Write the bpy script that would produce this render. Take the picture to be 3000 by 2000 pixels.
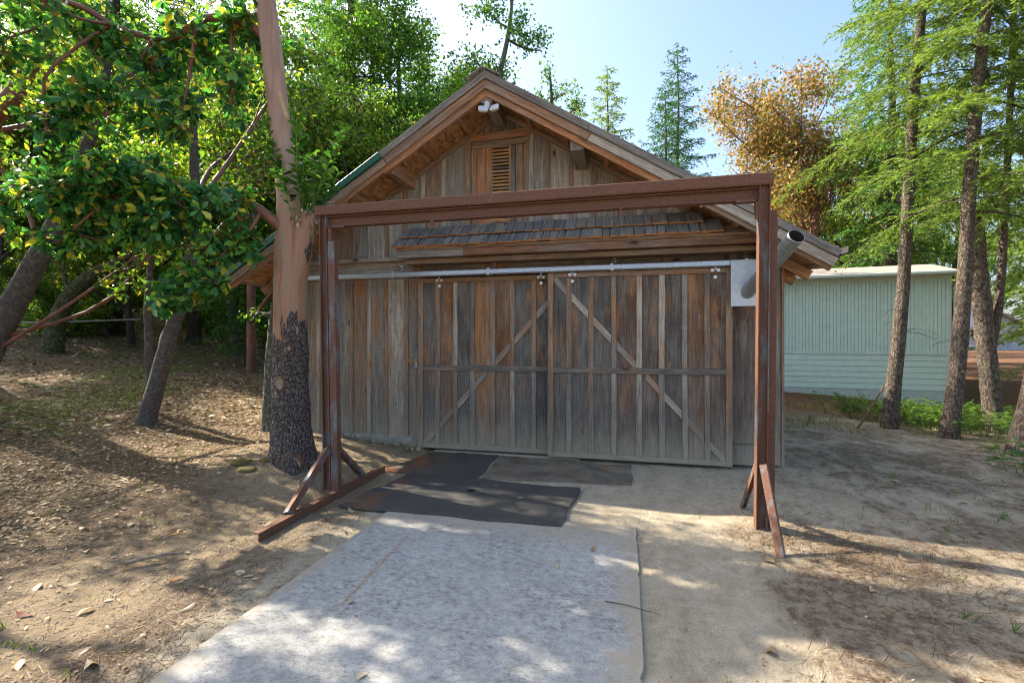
import bpy, math, random
import numpy as np
from mathutils import Vector, Matrix, Quaternion

for o in list(bpy.data.objects):
    bpy.data.objects.remove(o, do_unlink=True)
S = bpy.context.scene
COL = S.collection
rad = math.radians

# ------------------------------------------------------------------ camera
cd = bpy.data.cameras.new('camera'); cam = bpy.data.objects.new('camera', cd); COL.objects.link(cam)
cam.location = (0, 0, 1.6); cam.rotation_euler = (rad(90), 0, rad(13.4))
cd.sensor_width = 36; cd.lens = 16.70; cd.clip_start = .05; cd.clip_end = 2000
S.camera = cam

# ------------------------------------------------------------------ sky and sun
SUN = Vector((-1.2, .30, 1.0)).normalized()
EL = math.asin(SUN.z)
wd = bpy.data.worlds.new('World'); S.world = wd; wd.use_nodes = True
wt = wd.node_tree
sky = wt.nodes.new('ShaderNodeTexSky'); sky.sky_type = 'NISHITA'; sky.sun_disc = False
sky.sun_elevation = EL; sky.sun_rotation = math.atan2(SUN.x, SUN.y)
sky.air_density = 1.0; sky.dust_density = 3.5; sky.ozone_density = 2.5
bg = wt.nodes['Background']; bg.inputs[1].default_value = .135
wt.links.new(sky.outputs[0], bg.inputs[0])
sl = bpy.data.lights.new('sun', 'SUN'); sun = bpy.data.objects.new('sun', sl); COL.objects.link(sun)
sl.energy = 4.3; sl.angle = rad(.55); sl.color = (1.0, .93, .80)
sun.rotation_euler = SUN.to_track_quat('Z', 'Y').to_euler(); sun.location = (-20, 5, 20)
S.view_settings.view_transform = 'Standard'; S.view_settings.look = 'None'
S.view_settings.exposure = 1.7; S.view_settings.gamma = 1.0; S.view_settings.use_curve_mapping = False
S.render.engine = 'CYCLES'
cy = S.cycles
cy.max_bounces = 5; cy.diffuse_bounces = 3; cy.glossy_bounces = 2; cy.transmission_bounces = 3; cy.adaptive_threshold = .02; cy.transparent_max_bounces = 6
cy.filter_width = 1.15; cy.use_denoising = True; cy.sample_clamp_indirect = 8; cy.caustics_reflective = False; cy.caustics_refractive = False

rng = np.random.default_rng(11)
random.seed(5)
U = random.uniform

# ------------------------------------------------------------------ material helpers
class Mt:
    def __init__(s, name):
        s.m = bpy.data.materials.new(name); s.m.use_nodes = True
        s.t = s.m.node_tree; s.b = s.t.nodes['Principled BSDF']; s.o = s.t.nodes['Material Output']
    def put(s, sock, v):
        if isinstance(v, bpy.types.NodeSocket): s.t.links.new(v, sock)
        elif v is not None:
            if isinstance(v, (int, float)) and sock.type == 'RGBA': v = (v, v, v)
            if isinstance(v, tuple) and len(v) == 3 and sock.type == 'RGBA': v = (*v, 1)
            sock.default_value = v
    def n(s, typ, ins=None, **props):
        nd = s.t.nodes.new('ShaderNode' + typ)
        for k, v in props.items(): setattr(nd, k, v)
        for k, v in (ins or {}).items(): s.put(nd.inputs[k], v)
        return nd
    def noise(s, vec, scale, detail=4, rough=.55, dist=0.):
        return s.n('TexNoise', {'Vector': vec, 'Scale': scale, 'Detail': detail, 'Roughness': rough, 'Distortion': dist}).outputs[0]
    def ramp(s, f, stops, interp='LINEAR'):
        nd = s.n('ValToRGB', {0: f}); cr = nd.color_ramp; cr.interpolation = interp
        while len(cr.elements) < len(stops): cr.elements.new(.5)
        for e, (p, c) in zip(cr.elements, stops):
            e.position = p
            if not isinstance(c, tuple): c = (c, c, c)
            e.color = (*c, 1)
        return nd.outputs[0]
    def mix(s, f, a, b, bl='MIX'):
        nd = s.n('Mix', data_type='RGBA', blend_type=bl)
        s.put(nd.inputs[0], f); s.put(nd.inputs[6], a); s.put(nd.inputs[7], b)
        return nd.outputs[2]
    def math(s, op, a, b=None, clamp=False):
        nd = s.n('Math', operation=op, use_clamp=clamp); s.put(nd.inputs[0], a)
        if b is not None: s.put(nd.inputs[1], b)
        return nd.outputs[0]
    def vmap(s, vec, scale=(1, 1, 1), loc=(0, 0, 0), rot=(0, 0, 0)):
        return s.n('Mapping', {'Vector': vec, 'Scale': scale, 'Location': loc, 'Rotation': rot}).outputs[0]
    def sstep(s, x, a, b):
        nd = s.n('MapRange', {'Value': x, 'From Min': a, 'From Max': b, 'To Min': 0., 'To Max': 1.}, interpolation_type='SMOOTHSTEP')
        return nd.outputs[0]
    def bump(s, h, strength=.3, dist=.01):
        s.put(s.b.inputs['Normal'], s.n('Bump', {'Height': h, 'Strength': strength, 'Distance': dist}).outputs[0])
    def fin(s, col=None, rough=None, metal=None, spec=None):
        if col is not None: s.put(s.b.inputs['Base Color'], col)
        if rough is not None: s.put(s.b.inputs['Roughness'], rough)
        if metal is not None: s.put(s.b.inputs['Metallic'], metal)
        if spec is not None: s.put(s.b.inputs['Specular IOR Level'], spec)
        return s.m
    def pos(s): return s.n('NewGeometry').outputs['Position']
    def xyz(s, v):
        nd = s.n('SeparateXYZ', {0: v}); return nd.outputs

def mat_wood(name, dust=False, amt=1.0):
    k = Mt(name)
    oi = k.n('ObjectInfo'); tc = k.n('TexCoord').outputs['Object']
    off = k.n('CombineXYZ', {0: k.math('MULTIPLY', oi.outputs['Random'], 37.), 1: k.math('MULTIPLY', oi.outputs['Random'], 91.), 2: k.math('MULTIPLY', oi.outputs['Random'], 53.)}).outputs[0]
    v = k.n('VectorMath', {0: tc, 1: off}, operation='ADD').outputs[0]
    warp = k.n('VectorMath', {0: v, 1: k.n('VectorMath', {0: k.n('TexNoise', {'Vector': v, 'Scale': 2.2, 'Detail': 1.}).outputs[1], 1: (.05, .05, 0)}, operation='MULTIPLY').outputs[0]}, operation='ADD').outputs[0]
    g1 = k.noise(k.vmap(warp, (1, 1, .035)), 85, 5, .65)
    g2 = k.noise(k.vmap(warp, (1, 1, .05)), 22, 3, .6)
    big = k.noise(k.vmap(v, (1, 1, .45)), 3.3, 3, .6)
    saw = k.noise(k.vmap(v, (.05, 1, 1)), 120, 2, .5)
    base = oi.outputs['Color']
    grey = k.mix(.50, base, (.26, .228, .188))
    c = k.mix(k.ramp(big, [(.40, 0.), (.62, 1.)]), base, grey)
    c = k.mix(1., c, k.ramp(g1, [(.28, .45), (.52, 1.), (.72, 1.42)]), 'MULTIPLY')
    c = k.mix(.8, c, k.ramp(g2, [(.30, .62), (.6, 1.12)]), 'MULTIPLY')
    c = k.mix(.35, c, k.ramp(saw, [(.35, .7), (.6, 1.1)]), 'MULTIPLY')
    kn = k.n('TexVoronoi', {'Vector': k.vmap(warp, (1., 1., .33)), 'Scale': 4.2, 'Randomness': 1.}).outputs[0]
    c = k.mix(k.ramp(kn, [(.05, .85), (.11, 0.)]), c, (.025, .017, .012))
    if dust:
        z = k.xyz(k.pos())[2]
        c = k.mix(k.math('MULTIPLY', k.sstep(k.math('ADD', z, k.math('MULTIPLY', big, .9)), 2.0, 1.2), .45), c, k.mix(1., (.14, .12, .10), k.ramp(g1, [(.28, .5), (.52, 1.), (.72, 1.4)]), 'MULTIPLY'))
        om = k.math('MULTIPLY', k.ramp(k.noise(k.vmap(v, (1, 1, .3)), 4.1, 4, .65), [(.52, 0.), (.66, .75)]), k.sstep(z, .5, 1.3))
        c = k.mix(om, c, k.mix(1., (.38, .18, .072), k.ramp(g1, [(.28, .5), (.52, 1.), (.72, 1.35)]), 'MULTIPLY'))
        nz = k.noise(k.vmap(k.pos(), (1, 1, .35)), 5.5, 4, .6)
        f = k.sstep(k.math('ADD', z, k.math('MULTIPLY', nz, .62)), .98, .22)
        f = k.math('MULTIPLY', f, k.ramp(g1, [(.3, .62), (.6, .95)]))
        c = k.mix(f, c, (.34, .29, .20))
    if amt > 1:   # end grain of the shakes, orange light on it put into the colour
        nz_ = k.math('ABSOLUTE', k.xyz(k.n('TexCoord').outputs['Normal'])[2])
        c = k.mix(k.sstep(nz_, .6, .8), c, (.42, .19, .075))
    k.bump(k.math('ADD', g1, k.math('MULTIPLY', g2, .8)), .55 * amt, .004)
    return k.fin(c, .86, spec=.22)

def mat_rust(name, scale=1.):
    k = Mt(name); p = k.pos()
    a = k.noise(k.vmap(p, (1, 1, .25)), 9 * scale, 5, .65)
    b = k.noise(p, 95 * scale, 4, .7); e = k.noise(p, 30, 4, .7)
    oi = k.n('ObjectInfo').outputs['Color']
    rust = k.ramp(b, [(.3, (.080, .036, .021)), (.52, (.155, .070, .040)), (.74, (.24, .110, .056))])
    sc = k.xyz(oi)
    f = k.ramp(k.math('ADD', a, k.math('MULTIPLY', k.math('SUBTRACT', sc[0], .5), .9)), [(.55, 0.), (.70, 1.)])
    steel = k.ramp(e, [(.3, (.10, .108, .115)), (.7, (.20, .215, .225))])
    c = k.mix(f, rust, steel)
    c = k.mix(k.ramp(e, [(.62, 0.), (.75, .6)]), c, (.34, .11, .022))
    k.bump(b, .4, .003)
    return k.fin(c, k.mix(f, .72, .5), 0.12, .35)

def mat_plain(name, col, rough=.6, metal=0., var=.12, sc=12.):
    k = Mt(name); n = k.noise(k.pos(), sc, 5, .65)
    c = k.mix(1., col, k.ramp(n, [(.3, 1 - var * 2), (.7, 1 + var)]), 'MULTIPLY')
    k.bump(n, .08, .004)
    return k.fin(c, rough, metal)

def mat_leaf(name, stops, trans=.42, rough=.42, tcol=1.55, spec=.4):
    k = Mt(name); r = k.n('NewGeometry').outputs['Random Per Island']
    c = k.ramp(r, stops)
    k.fin(c, rough, spec=spec)
    tc = k.mix(1., c, (tcol * 1.1, tcol * 1.15, tcol * .55), 'MULTIPLY')
    tr = k.n('BsdfTranslucent', {0: tc}).outputs[0]
    ms = k.n('MixShader', {0: trans, 1: k.b.outputs[0], 2: tr}).outputs[0]
    k.t.links.new(ms, k.o.inputs[0])
    return k.m

def mat_bark(name, c1, c2, scale=1., lich=0., stretch=.22, bump=.9):
    k = Mt(name); tc = k.n('TexCoord').outputs['Object']
    w = k.n('VectorMath', {0: tc, 1: k.n('VectorMath', {0: k.n('TexNoise', {'Vector': tc, 'Scale': 12., 'Detail': 4.}).outputs[1], 1: (.12, .12, .12)}, operation='MULTIPLY').outputs[0]}, operation='ADD').outputs[0]
    vo = k.n('TexVoronoi', {'Vector': k.vmap(w, (1, 1, stretch)), 'Scale': 34. * scale}, feature='DISTANCE_TO_EDGE').outputs[0]
    n = k.noise(k.vmap(tc, (1, 1, .4)), 40 * scale, 4, .7)
    h = k.math('ADD', k.math('MULTIPLY', k.ramp(vo, [(.0, 0.), (.22, .8)]), .6), k.math('MULTIPLY', n, .8))
    c = k.mix(k.ramp(h, [(.3, 0.), (.95, 1.)]), c1, c2)
    if lich:
        c = k.mix(k.math('MULTIPLY', k.ramp(k.noise(tc, 14, 4, .7), [(.52, 0.), (.62, 1.)]), lich), c, (.30, .32, .23))
    k.bump(h, bump, .025)
    return k.fin(c, .9, spec=.15)

# ------------------------------------------------------------------ object helpers
WO = {}
WQ = {}
def reg(o, w, q=None): WO[o.name] = Vector(w); WQ[o.name] = q or Quaternion()
def tag(o, label=None, cat=None, group=None, kind=None):
    if label: o['label'] = label
    if cat: o['category'] = cat
    if group: o['group'] = group
    if kind: o['kind'] = kind
    return o
def link(name, data, mat=None, parent=None, w=(0, 0, 0), color=None, rot=None):
    o = bpy.data.objects.new(name, data); COL.objects.link(o)
    if mat is not None and data is not None and not data.materials: data.materials.append(mat)
    w = Vector(w)
    if parent is not None:
        iq = WQ[parent.name].inverted()
        o.parent = parent; o.location = iq @ (w - WO[parent.name]); lr = iq @ (rot or Quaternion())
    else: o.location = w; lr = rot or Quaternion()
    if rot is not None or parent is not None: o.rotation_mode = 'QUATERNION'; o.rotation_quaternion = lr
    if color: o.color = (*color, 1)
    reg(o, w, rot)
    return o
def thing(name, label, cat, w=(0, 0, 0), group=None):
    o = link(name, None, w=w); o.empty_display_size = .2
    return tag(o, label, cat, group)
def pymesh(name, V, F, smooth=False):
    m = bpy.data.meshes.new(name); m.from_pydata([tuple(v) for v in V], [], [tuple(f) for f in F]); m.update()
    if smooth:
        m.polygons.foreach_set('use_smooth', [True] * len(m.polygons))
    return m
def npmesh(name, V, F, smooth=False):
    V = np.asarray(V, np.float32); F = np.asarray(F, np.int32); k = F.shape[1]
    m = bpy.data.meshes.new(name); m.vertices.add(len(V)); m.vertices.foreach_set('co', V.ravel())
    m.loops.add(F.size); m.loops.foreach_set('vertex_index', F.ravel())
    m.polygons.add(len(F)); m.polygons.foreach_set('loop_start', np.arange(0, F.size, k, dtype=np.int32))
    m.polygons.foreach_set('loop_total', np.full(len(F), k, np.int32))
    if smooth: m.polygons.foreach_set('use_smooth', np.ones(len(F), bool))
    m.update(calc_edges=True); return m

def plank(name, p0, p1, w, t, mat, parent, color=None, nrm=(0, -1, 0), c=.003, cut0=0., cut1=0., jit=.0015, wob=0.):
    """sawn piece: length p0->p1, width w across, front face towards nrm (p0,p1 lie on the front face centre line)"""
    p0 = Vector(p0); p1 = Vector(p1); d = p1 - p0; L = d.length; d.normalize()
    n = Vector(nrm); n = (n - n.dot(d) * d).normalized(); y = -n; x = y.cross(d)
    R = Matrix((x, y, d)).transposed().to_quaternion()
    c = min(c, t * .35, w * .2)
    prof = [(-w / 2, t), (-w / 2, c), (-w / 2 + c, 0), (w / 2 - c, 0), (w / 2, c), (w / 2, t)]
    V = []; F = []
    segs = [0., L] if wob == 0 else [0., L * U(.25, .4), L * U(.55, .75), L]
    for si, z in enumerate(segs):
        jx = U(-wob, wob) if 0 < si < len(segs) - 1 else 0
        for (a, b) in prof:
            zz = z + (cut0 * a if si == 0 else cut1 * a if si == len(segs) - 1 else 0)
            V.append((a + jx + U(-jit, jit), b + (U(-jit, jit) if b < t else 0), zz + (U(-jit, jit) if si in (0, len(segs) - 1) else 0)))
    m = len(prof)
    for s in range(len(segs) - 1):
        for i in range(m):
            j = (i + 1) % m
            F.append((s * m + j, s * m + i, (s + 1) * m + i, (s + 1) * m + j))
    F.append(tuple(range(m))); F.append(tuple(reversed(range((len(segs) - 1) * m, len(segs) * m))))
    cz = L / 2
    V = [(a, b, z - cz) for a, b, z in V]
    return link(name, pymesh(name, V, F), mat, parent, p0 + d * cz, color, R)
def box(name, a, b, mat, parent=None, color=None, c=.002):
    """axis-aligned bevelled block between corners a and b"""
    a = Vector(a); b = Vector(b); ce = (a + b) / 2; h = (b - a) / 2
    c = min(c, h.x * .4, h.y * .4, h.z * .4)
    V = []; F = []
    for sx in (-1, 1):
        for sy in (-1, 1):
            for sz in (-1, 1):
                V += [(sx * h.x, sy * (h.y - c), sz * (h.z - c)), (sx * (h.x - c), sy * h.y, sz * (h.z - c)), (sx * (h.x - c), sy * (h.y - c), sz * h.z)]
    def ix(sx, sy, sz, k): return ((sx > 0) * 4 + (sy > 0) * 2 + (sz > 0)) * 3 + k
    for k in range(3):
        i, j = [(1, 2), (2, 0), (0, 1)][k]
        for s in (-1, 1):
            q = []
            for (u, v) in ((-1, -1), (1, -1), (1, 1), (-1, 1)):
                sg = [0, 0, 0]; sg[k] = s; sg[i] = u; sg[j] = v; q.append(ix(*sg, k))
            F.append(tuple(q if s > 0 else reversed(q)))
    for k in range(3):
        i, j = [(1, 2), (2, 0), (0, 1)][k]
        for u in (-1, 1):
            for v in (-1, 1):
                sg = [0, 0, 0]; sg[i] = u; sg[j] = v
                lo = list(sg); hi = list(sg); lo[k] = -1; hi[k] = 1
                q = [ix(*lo, i), ix(*hi, i), ix(*hi, j), ix(*lo, j)]
                F.append(tuple(q if u * v > 0 else reversed(q)))
    for sx in (-1, 1):
        for sy in (-1, 1):
            for sz in (-1, 1):
                q = [ix(sx, sy, sz, 0), ix(sx, sy, sz, 1), ix(sx, sy, sz, 2)]
                F.append(tuple(q if sx * sy * sz > 0 else reversed(q)))
    return link(name, pymesh(name, V, F), mat, parent, ce, color)
def poly_slab(name, pts, d, mat, parent, color=None):
    """outline pts (3D, planar) extruded by vector d"""
    d = Vector(d); P = [Vector(p) for p in pts]; ce = sum(P, Vector()) / len(P); n = len(P)
    V = [p - ce for p in P] + [p - ce + d for p in P]
    F = [tuple(range(n)), tuple(reversed(range(n, 2 * n)))] + [((i + 1) % n, i, i + n, (i + 1) % n + n) for i in range(n)]
    return link(name, pymesh(name, V, F), mat, parent, ce, color)

class Acc:
    def __init__(s): s.V = []; s.F = []; s.k = 0
    def add(s, V, F):
        V = np.asarray(V, float); s.V.append(V); s.F.append(np.asarray(F) + s.k); s.k += len(V)
    def mesh(s, name, smooth=False): return npmesh(name, np.concatenate(s.V), np.concatenate(s.F), smooth)
    def empty(s): return not s.V
def tube(acc, P, R, n=6, rough=0., caps=False):
    P = np.asarray(P, float); R = np.asarray(R, float); k = len(P)
    T = np.gradient(P, axis=0); T /= np.linalg.norm(T, axis=1)[:, None] + 1e-9
    ref = np.array([1., .13, .07]) if abs(T[:, 0]).mean() < .8 else np.array([0, 1., .1])
    A = np.cross(T, ref); A /= np.linalg.norm(A, axis=1)[:, None] + 1e-9
    B = np.cross(T, A)
    a = np.linspace(0, 2 * np.pi, n, endpoint=False)
    rr = R[:, None] * (1 + (rough * rng.normal(size=(k, n)) if rough else 0))
    V = P[:, None, :] + rr[..., None] * (np.cos(a)[None, :, None] * A[:, None, :] + np.sin(a)[None, :, None] * B[:, None, :])
    i = np.arange(k - 1)[:, None] * n; j = np.arange(n)[None, :]; j2 = (j + 1) % n
    F = np.stack([i + j, i + j2, i + n + j2, i + n + j], -1).reshape(-1, 4)
    acc.add(V.reshape(-1, 3), F)
def spline(pts, n):
    P = np.asarray(pts, float); k = len(P); t = np.linspace(0, k - 1, n); out = []
    for tt in t:
        i = min(int(tt), k - 2); f = tt - i
        p0 = P[max(i - 1, 0)]; p1 = P[i]; p2 = P[i + 1]; p3 = P[min(i + 2, k - 1)]
        out.append(.5 * ((2 * p1) + (-p0 + p2) * f + (2 * p0 - 5 * p1 + 4 * p2 - p3) * f * f + (-p0 + 3 * p1 - 3 * p2 + p3) * f ** 3))
    return np.array(out)
def unit(v): return v / (np.linalg.norm(v, axis=-1, keepdims=True) + 1e-9)
# leaf outlines: x across, y along, z up
LEAF8 = np.array([(0, 0, 0), (.17, .35, .05), (.23, .68, .05), (-.17, .35, .05), (-.23, .68, .05), (0, 1., -.05), (0, .35, 0), (0, .68, 0)])
LEAF8F = np.array([(0, 1, 6), (0, 6, 3), (6, 1, 2), (6, 2, 7), (6, 7, 4), (6, 4, 3), (7, 2, 5), (7, 5, 4)])
LEAF4 = np.array([(0, 0, 0), (.27, .55, .05), (0, 1., 0), (-.27, .55, .05)]); LEAF4F = np.array([(0, 1, 2, 3)])
BLADE = np.array([(-.05, 0, 0), (.05, 0, 0), (.11, .55, .0), (0, 1., 0)]); BLADEF = np.array([(0, 1, 2, 3)])
def leaves(acc, P, D, N, size, T=LEAF4, TF=LEAF4F):
    P = np.asarray(P, float); D = unit(np.asarray(D, float)); N = np.asarray(N, float)
    X = unit(np.cross(D, N)); Nn = np.cross(X, D)
    size = np.broadcast_to(np.asarray(size, float), (len(P),))
    V = P[:, None, :] + size[:, None, None] * (T[None, :, 0:1] * X[:, None] + T[None, :, 1:2] * D[:, None] + T[None, :, 2:3] * Nn[:, None])
    F = (np.arange(len(P)) * len(T))[:, None, None] + TF[None]
    acc.add(V.reshape(-1, 3), F.reshape(-1, TF.shape[1]))

# ------------------------------------------------------------------ materials
WOOD = mat_wood('weathered_wood'); WOODD = mat_wood('dusty_weathered_wood', True); SHAKE = mat_wood('shake_wood', False, 1.4)
RUST = mat_rust('rusted_steel')
GALV = mat_plain('galvanised_steel', (.52, .55, .57), .38, .75, .14, 30)
BOLT = mat_plain('zinc_bolt', (.75, .75, .72), .35, .5)
GREENM = mat_plain('green_painted_metal', (.012, .105, .062), .38, 0., .06)
PLASTIC = mat_plain('white_plastic', (.62, .62, .60), .4, 0, .03)
LENS = mat_plain('lamp_lens', (.55, .56, .58), .15, 0, .03)
BRASS = mat_plain('brass', (.45, .30, .10), .35, .8)
DARK = mat_plain('dark_interior', (.012, .011, .010), .9)
def osb():
    k = Mt('osb_board'); p = k.pos()
    v = k.n('TexVoronoi', {'Vector': k.vmap(p, (1, .45, 1), rot=(0, 0, .5)), 'Scale': 26.}); c = k.ramp(k.xyz(v.outputs['Color'])[0], [(0., (.20, .090, .034)), (.5, (.34, .165, .064)), (1., (.46, .25, .11))])
    k.bump(v.outputs[0], .3, .003); return k.fin(c, .7)
OSB = osb()
def concrete():
    k = Mt('concrete'); p = k.pos(); x, y, z = k.xyz(p)
    big = k.noise(p, 1.1, 4, .6); streak = k.noise(k.vmap(p, (.55, 1, 1)), 46, 9, .84, .1); fine = k.noise(p, 230, 3, .75); mid = k.noise(p, 16, 8, .8)
    c = k.ramp(big, [(.3, (.315, .302, .275)), (.7, (.41, .394, .355))])
    c = k.mix(.8, c, k.ramp(mid, [(.34, .62), (.5, 1.), (.66, 1.3)]), 'MULTIPLY')
    patch = k.ramp(k.noise(k.vmap(p, (.7, 1, 1)), 2.3, 4, .65), [(.40, .12), (.58, 1.)])
    c = k.mix(k.math('MULTIPLY', patch, k.ramp(streak, [(.42, .9), (.485, 0.)])), c, (.145, .136, .12))
    c = k.mix(k.math('MULTIPLY', k.ramp(streak, [(.505, 0.), (.56, .6)]), k.ramp(k.noise(p, 1.9, 4, .65), [(.42, .15), (.58, 1.)])), c, (.52, .507, .475))
    c = k.mix(k.ramp(k.noise(p, 5.4, 6, .75), [(.58, 0.), (.68, .45)]), c, (.21, .27, .31))
    c = k.mix(.85, c, k.ramp(fine, [(.3, .45), (.6, 1.2)]), 'MULTIPLY')
    pit = k.ramp(k.n('TexVoronoi', {'Vector': p, 'Scale': 34.}).outputs[0], [(.05, .85), (.12, 0.)])
    c = k.mix(pit, c, (.06, .052, .045))
    # sand blown over the slab: heavier along the far end and the right edge
    en = k.math('MULTIPLY', k.math('SUBTRACT', k.noise(p, 3.2, 5, .7), .5), .55)
    snd = k.math('MAXIMUM', k.sstep(k.math('ADD', y, en), 3.55, 4.25), k.math('MAXIMUM', k.sstep(k.math('ADD', x, k.math('MULTIPLY', en, 1.6)), -.22, .16), k.math('MULTIPLY', k.sstep(k.math('ADD', x, en), -2.02, -2.2), .8)))
    c = k.mix(k.math('MULTIPLY', snd, k.ramp(fine, [(.3, .65), (.6, .95)])), c, (.38, .31, .215))
    # iron stain line left by a steel bar
    ln = k.math('ADD', x, k.math('MULTIPLY', y, .065)); dl = k.math('ABSOLUTE', k.math('ADD', ln, 1.50))
    f = k.math('MULTIPLY', k.math('MULTIPLY', k.sstep(dl, .022, .004), k.sstep(k.math('ABSOLUTE', k.math('SUBTRACT', y, 3.03)), .62, .5)), k.ramp(mid, [(.42, .0), (.56, .75)]))
    c = k.mix(f, c, (.30, .16, .06))
    k.bump(k.math('ADD', streak, k.math('MULTIPLY', fine, .6)), .5, .004)
    return k.fin(c, .85, spec=.2)
CONC = concrete()
def rubber():
    k = Mt('rubber_mat'); p = k.pos(); x, y, z = k.xyz(p); oi = k.n('ObjectInfo').outputs['Color']; r, g, b = k.xyz(oi)
    n = k.noise(p, 2.6, 5, .65); f = k.noise(p, 60, 4, .7); w = k.noise(k.vmap(p, (1, .4, 1)), 5, 4, .65)
    c = k.ramp(f, [(.3, (.030, .031, .032)), (.7, (.062, .062, .061))])
    c = k.mix(k.math('MULTIPLY', r, k.ramp(n, [(.30, .15), (.58, .95)])), c, (.22, .18, .125))
    st = k.math('MULTIPLY', k.sstep(x, -2.25, -2.55), k.ramp(w, [(.42, 0.), (.58, .85)]))
    c = k.mix(st, c, (.20, .080, .026))
    c = k.mix(k.math('MULTIPLY', g, k.ramp(w, [(.55, 0.), (.66, .75)])), c, (.22, .095, .035))
    k.bump(k.math('ADD', f, n), .25, .004)
    return k.fin(c, .78, spec=.25)
RUBBER = rubber()
def ground_mat():
    k = Mt('ground_soil'); p = k.pos(); x, y, z = k.xyz(p)
    n1 = k.noise(p, 1.0, 5, .62); n2 = k.noise(k.vmap(p, (1.5, .8, 1)), 3.2, 5, .68); n3 = k.noise(p, 38, 4, .75); n4 = k.noise(p, 190, 2, .6)
    n5 = k.noise(p, 12, 5, .72)
    sand = k.ramp(n2, [(.3, (.43, .345, .232)), (.7, (.60, .505, .365))])
    sand = k.mix(.7, sand, k.ramp(n5, [(.3, .7), (.6, 1.12)]), 'MULTIPLY')
    humus = k.ramp(n3, [(.3, (.085, .057, .035)), (.55, (.20, .138, .086)), (.75, (.35, .26, .17))])
    litter = k.ramp(n3, [(.3, (.10, .066, .038)), (.55, (.23, .16, .092)), (.75, (.38, .28, .17))])
    # how much dark duff lies on the sand
    clean = k.math('MULTIPLY', k.sstep(x, 1.0, .45), k.sstep(x, -2.6, -2.0))               # strip by the slab
    front = k.math('MULTIPLY', k.sstep(y, 4.2, 4.9), k.sstep(x, 3.2, 1.2))
    bare = k.math('MAXIMUM', k.math('MAXIMUM', clean, k.math('MULTIPLY', front, .8)), k.math('MULTIPLY', k.math('MULTIPLY', k.sstep(x, -2.3, -3.0), k.sstep(x, -5.2, -3.6)), .3))
    sand = k.mix(k.sstep(k.math('ADD', x, k.math('MULTIPLY', n1, .6)), -1.9, -2.5), sand, k.mix(1., sand, (.66, .60, .53), 'MULTIPLY'))
    duff = k.sstep(k.math('SUBTRACT', k.math('ADD', k.math('MULTIPLY', n2, .6), k.math('MULTIPLY', n1, .5)), k.math('MULTIPLY', bare, .24)), .44, .60)
    duff = k.math('MULTIPLY', duff, k.ramp(n5, [(.36, .35), (.56, 1.)]))
    c = k.mix(duff, sand, humus)
    hill = k.sstep(k.math('ADD', k.math('MULTIPLY', x, -1.), k.math('MULTIPLY', n1, 1.4)), 4.7, 5.8)
    hill = k.math('MULTIPLY', hill, k.sstep(x, -2.5, -3.4))
    c = k.mix(hill, c, litter)
    red = k.math('MULTIPLY', k.sstep(y, 11., 14.5), k.sstep(x, 1., 3.))
    redc = k.ramp(n3, [(.3, (.085, .038, .020)), (.7, (.27, .14, .075))])
    c = k.mix(red, c, redc)
    c = k.mix(.55, c, k.ramp(n4, [(.3, .55), (.65, 1.25)]), 'MULTIPLY')
    k.bump(k.math('ADD', k.math('ADD', n3, k.math('MULTIPLY', n4, .5)), k.math('ADD', n2, n5)), 1., .022)
    return k.fin(c, .95, spec=.1)
GROUND = ground_mat()

G_GREY = (.30, .262, .215); G_DK = (.155, .132, .110); G_BR = (.31, .195, .118); G_OR = (.48, .225, .088); G_PALE = (.47, .40, .31); G_RED = (.46, .20, .085)

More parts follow.
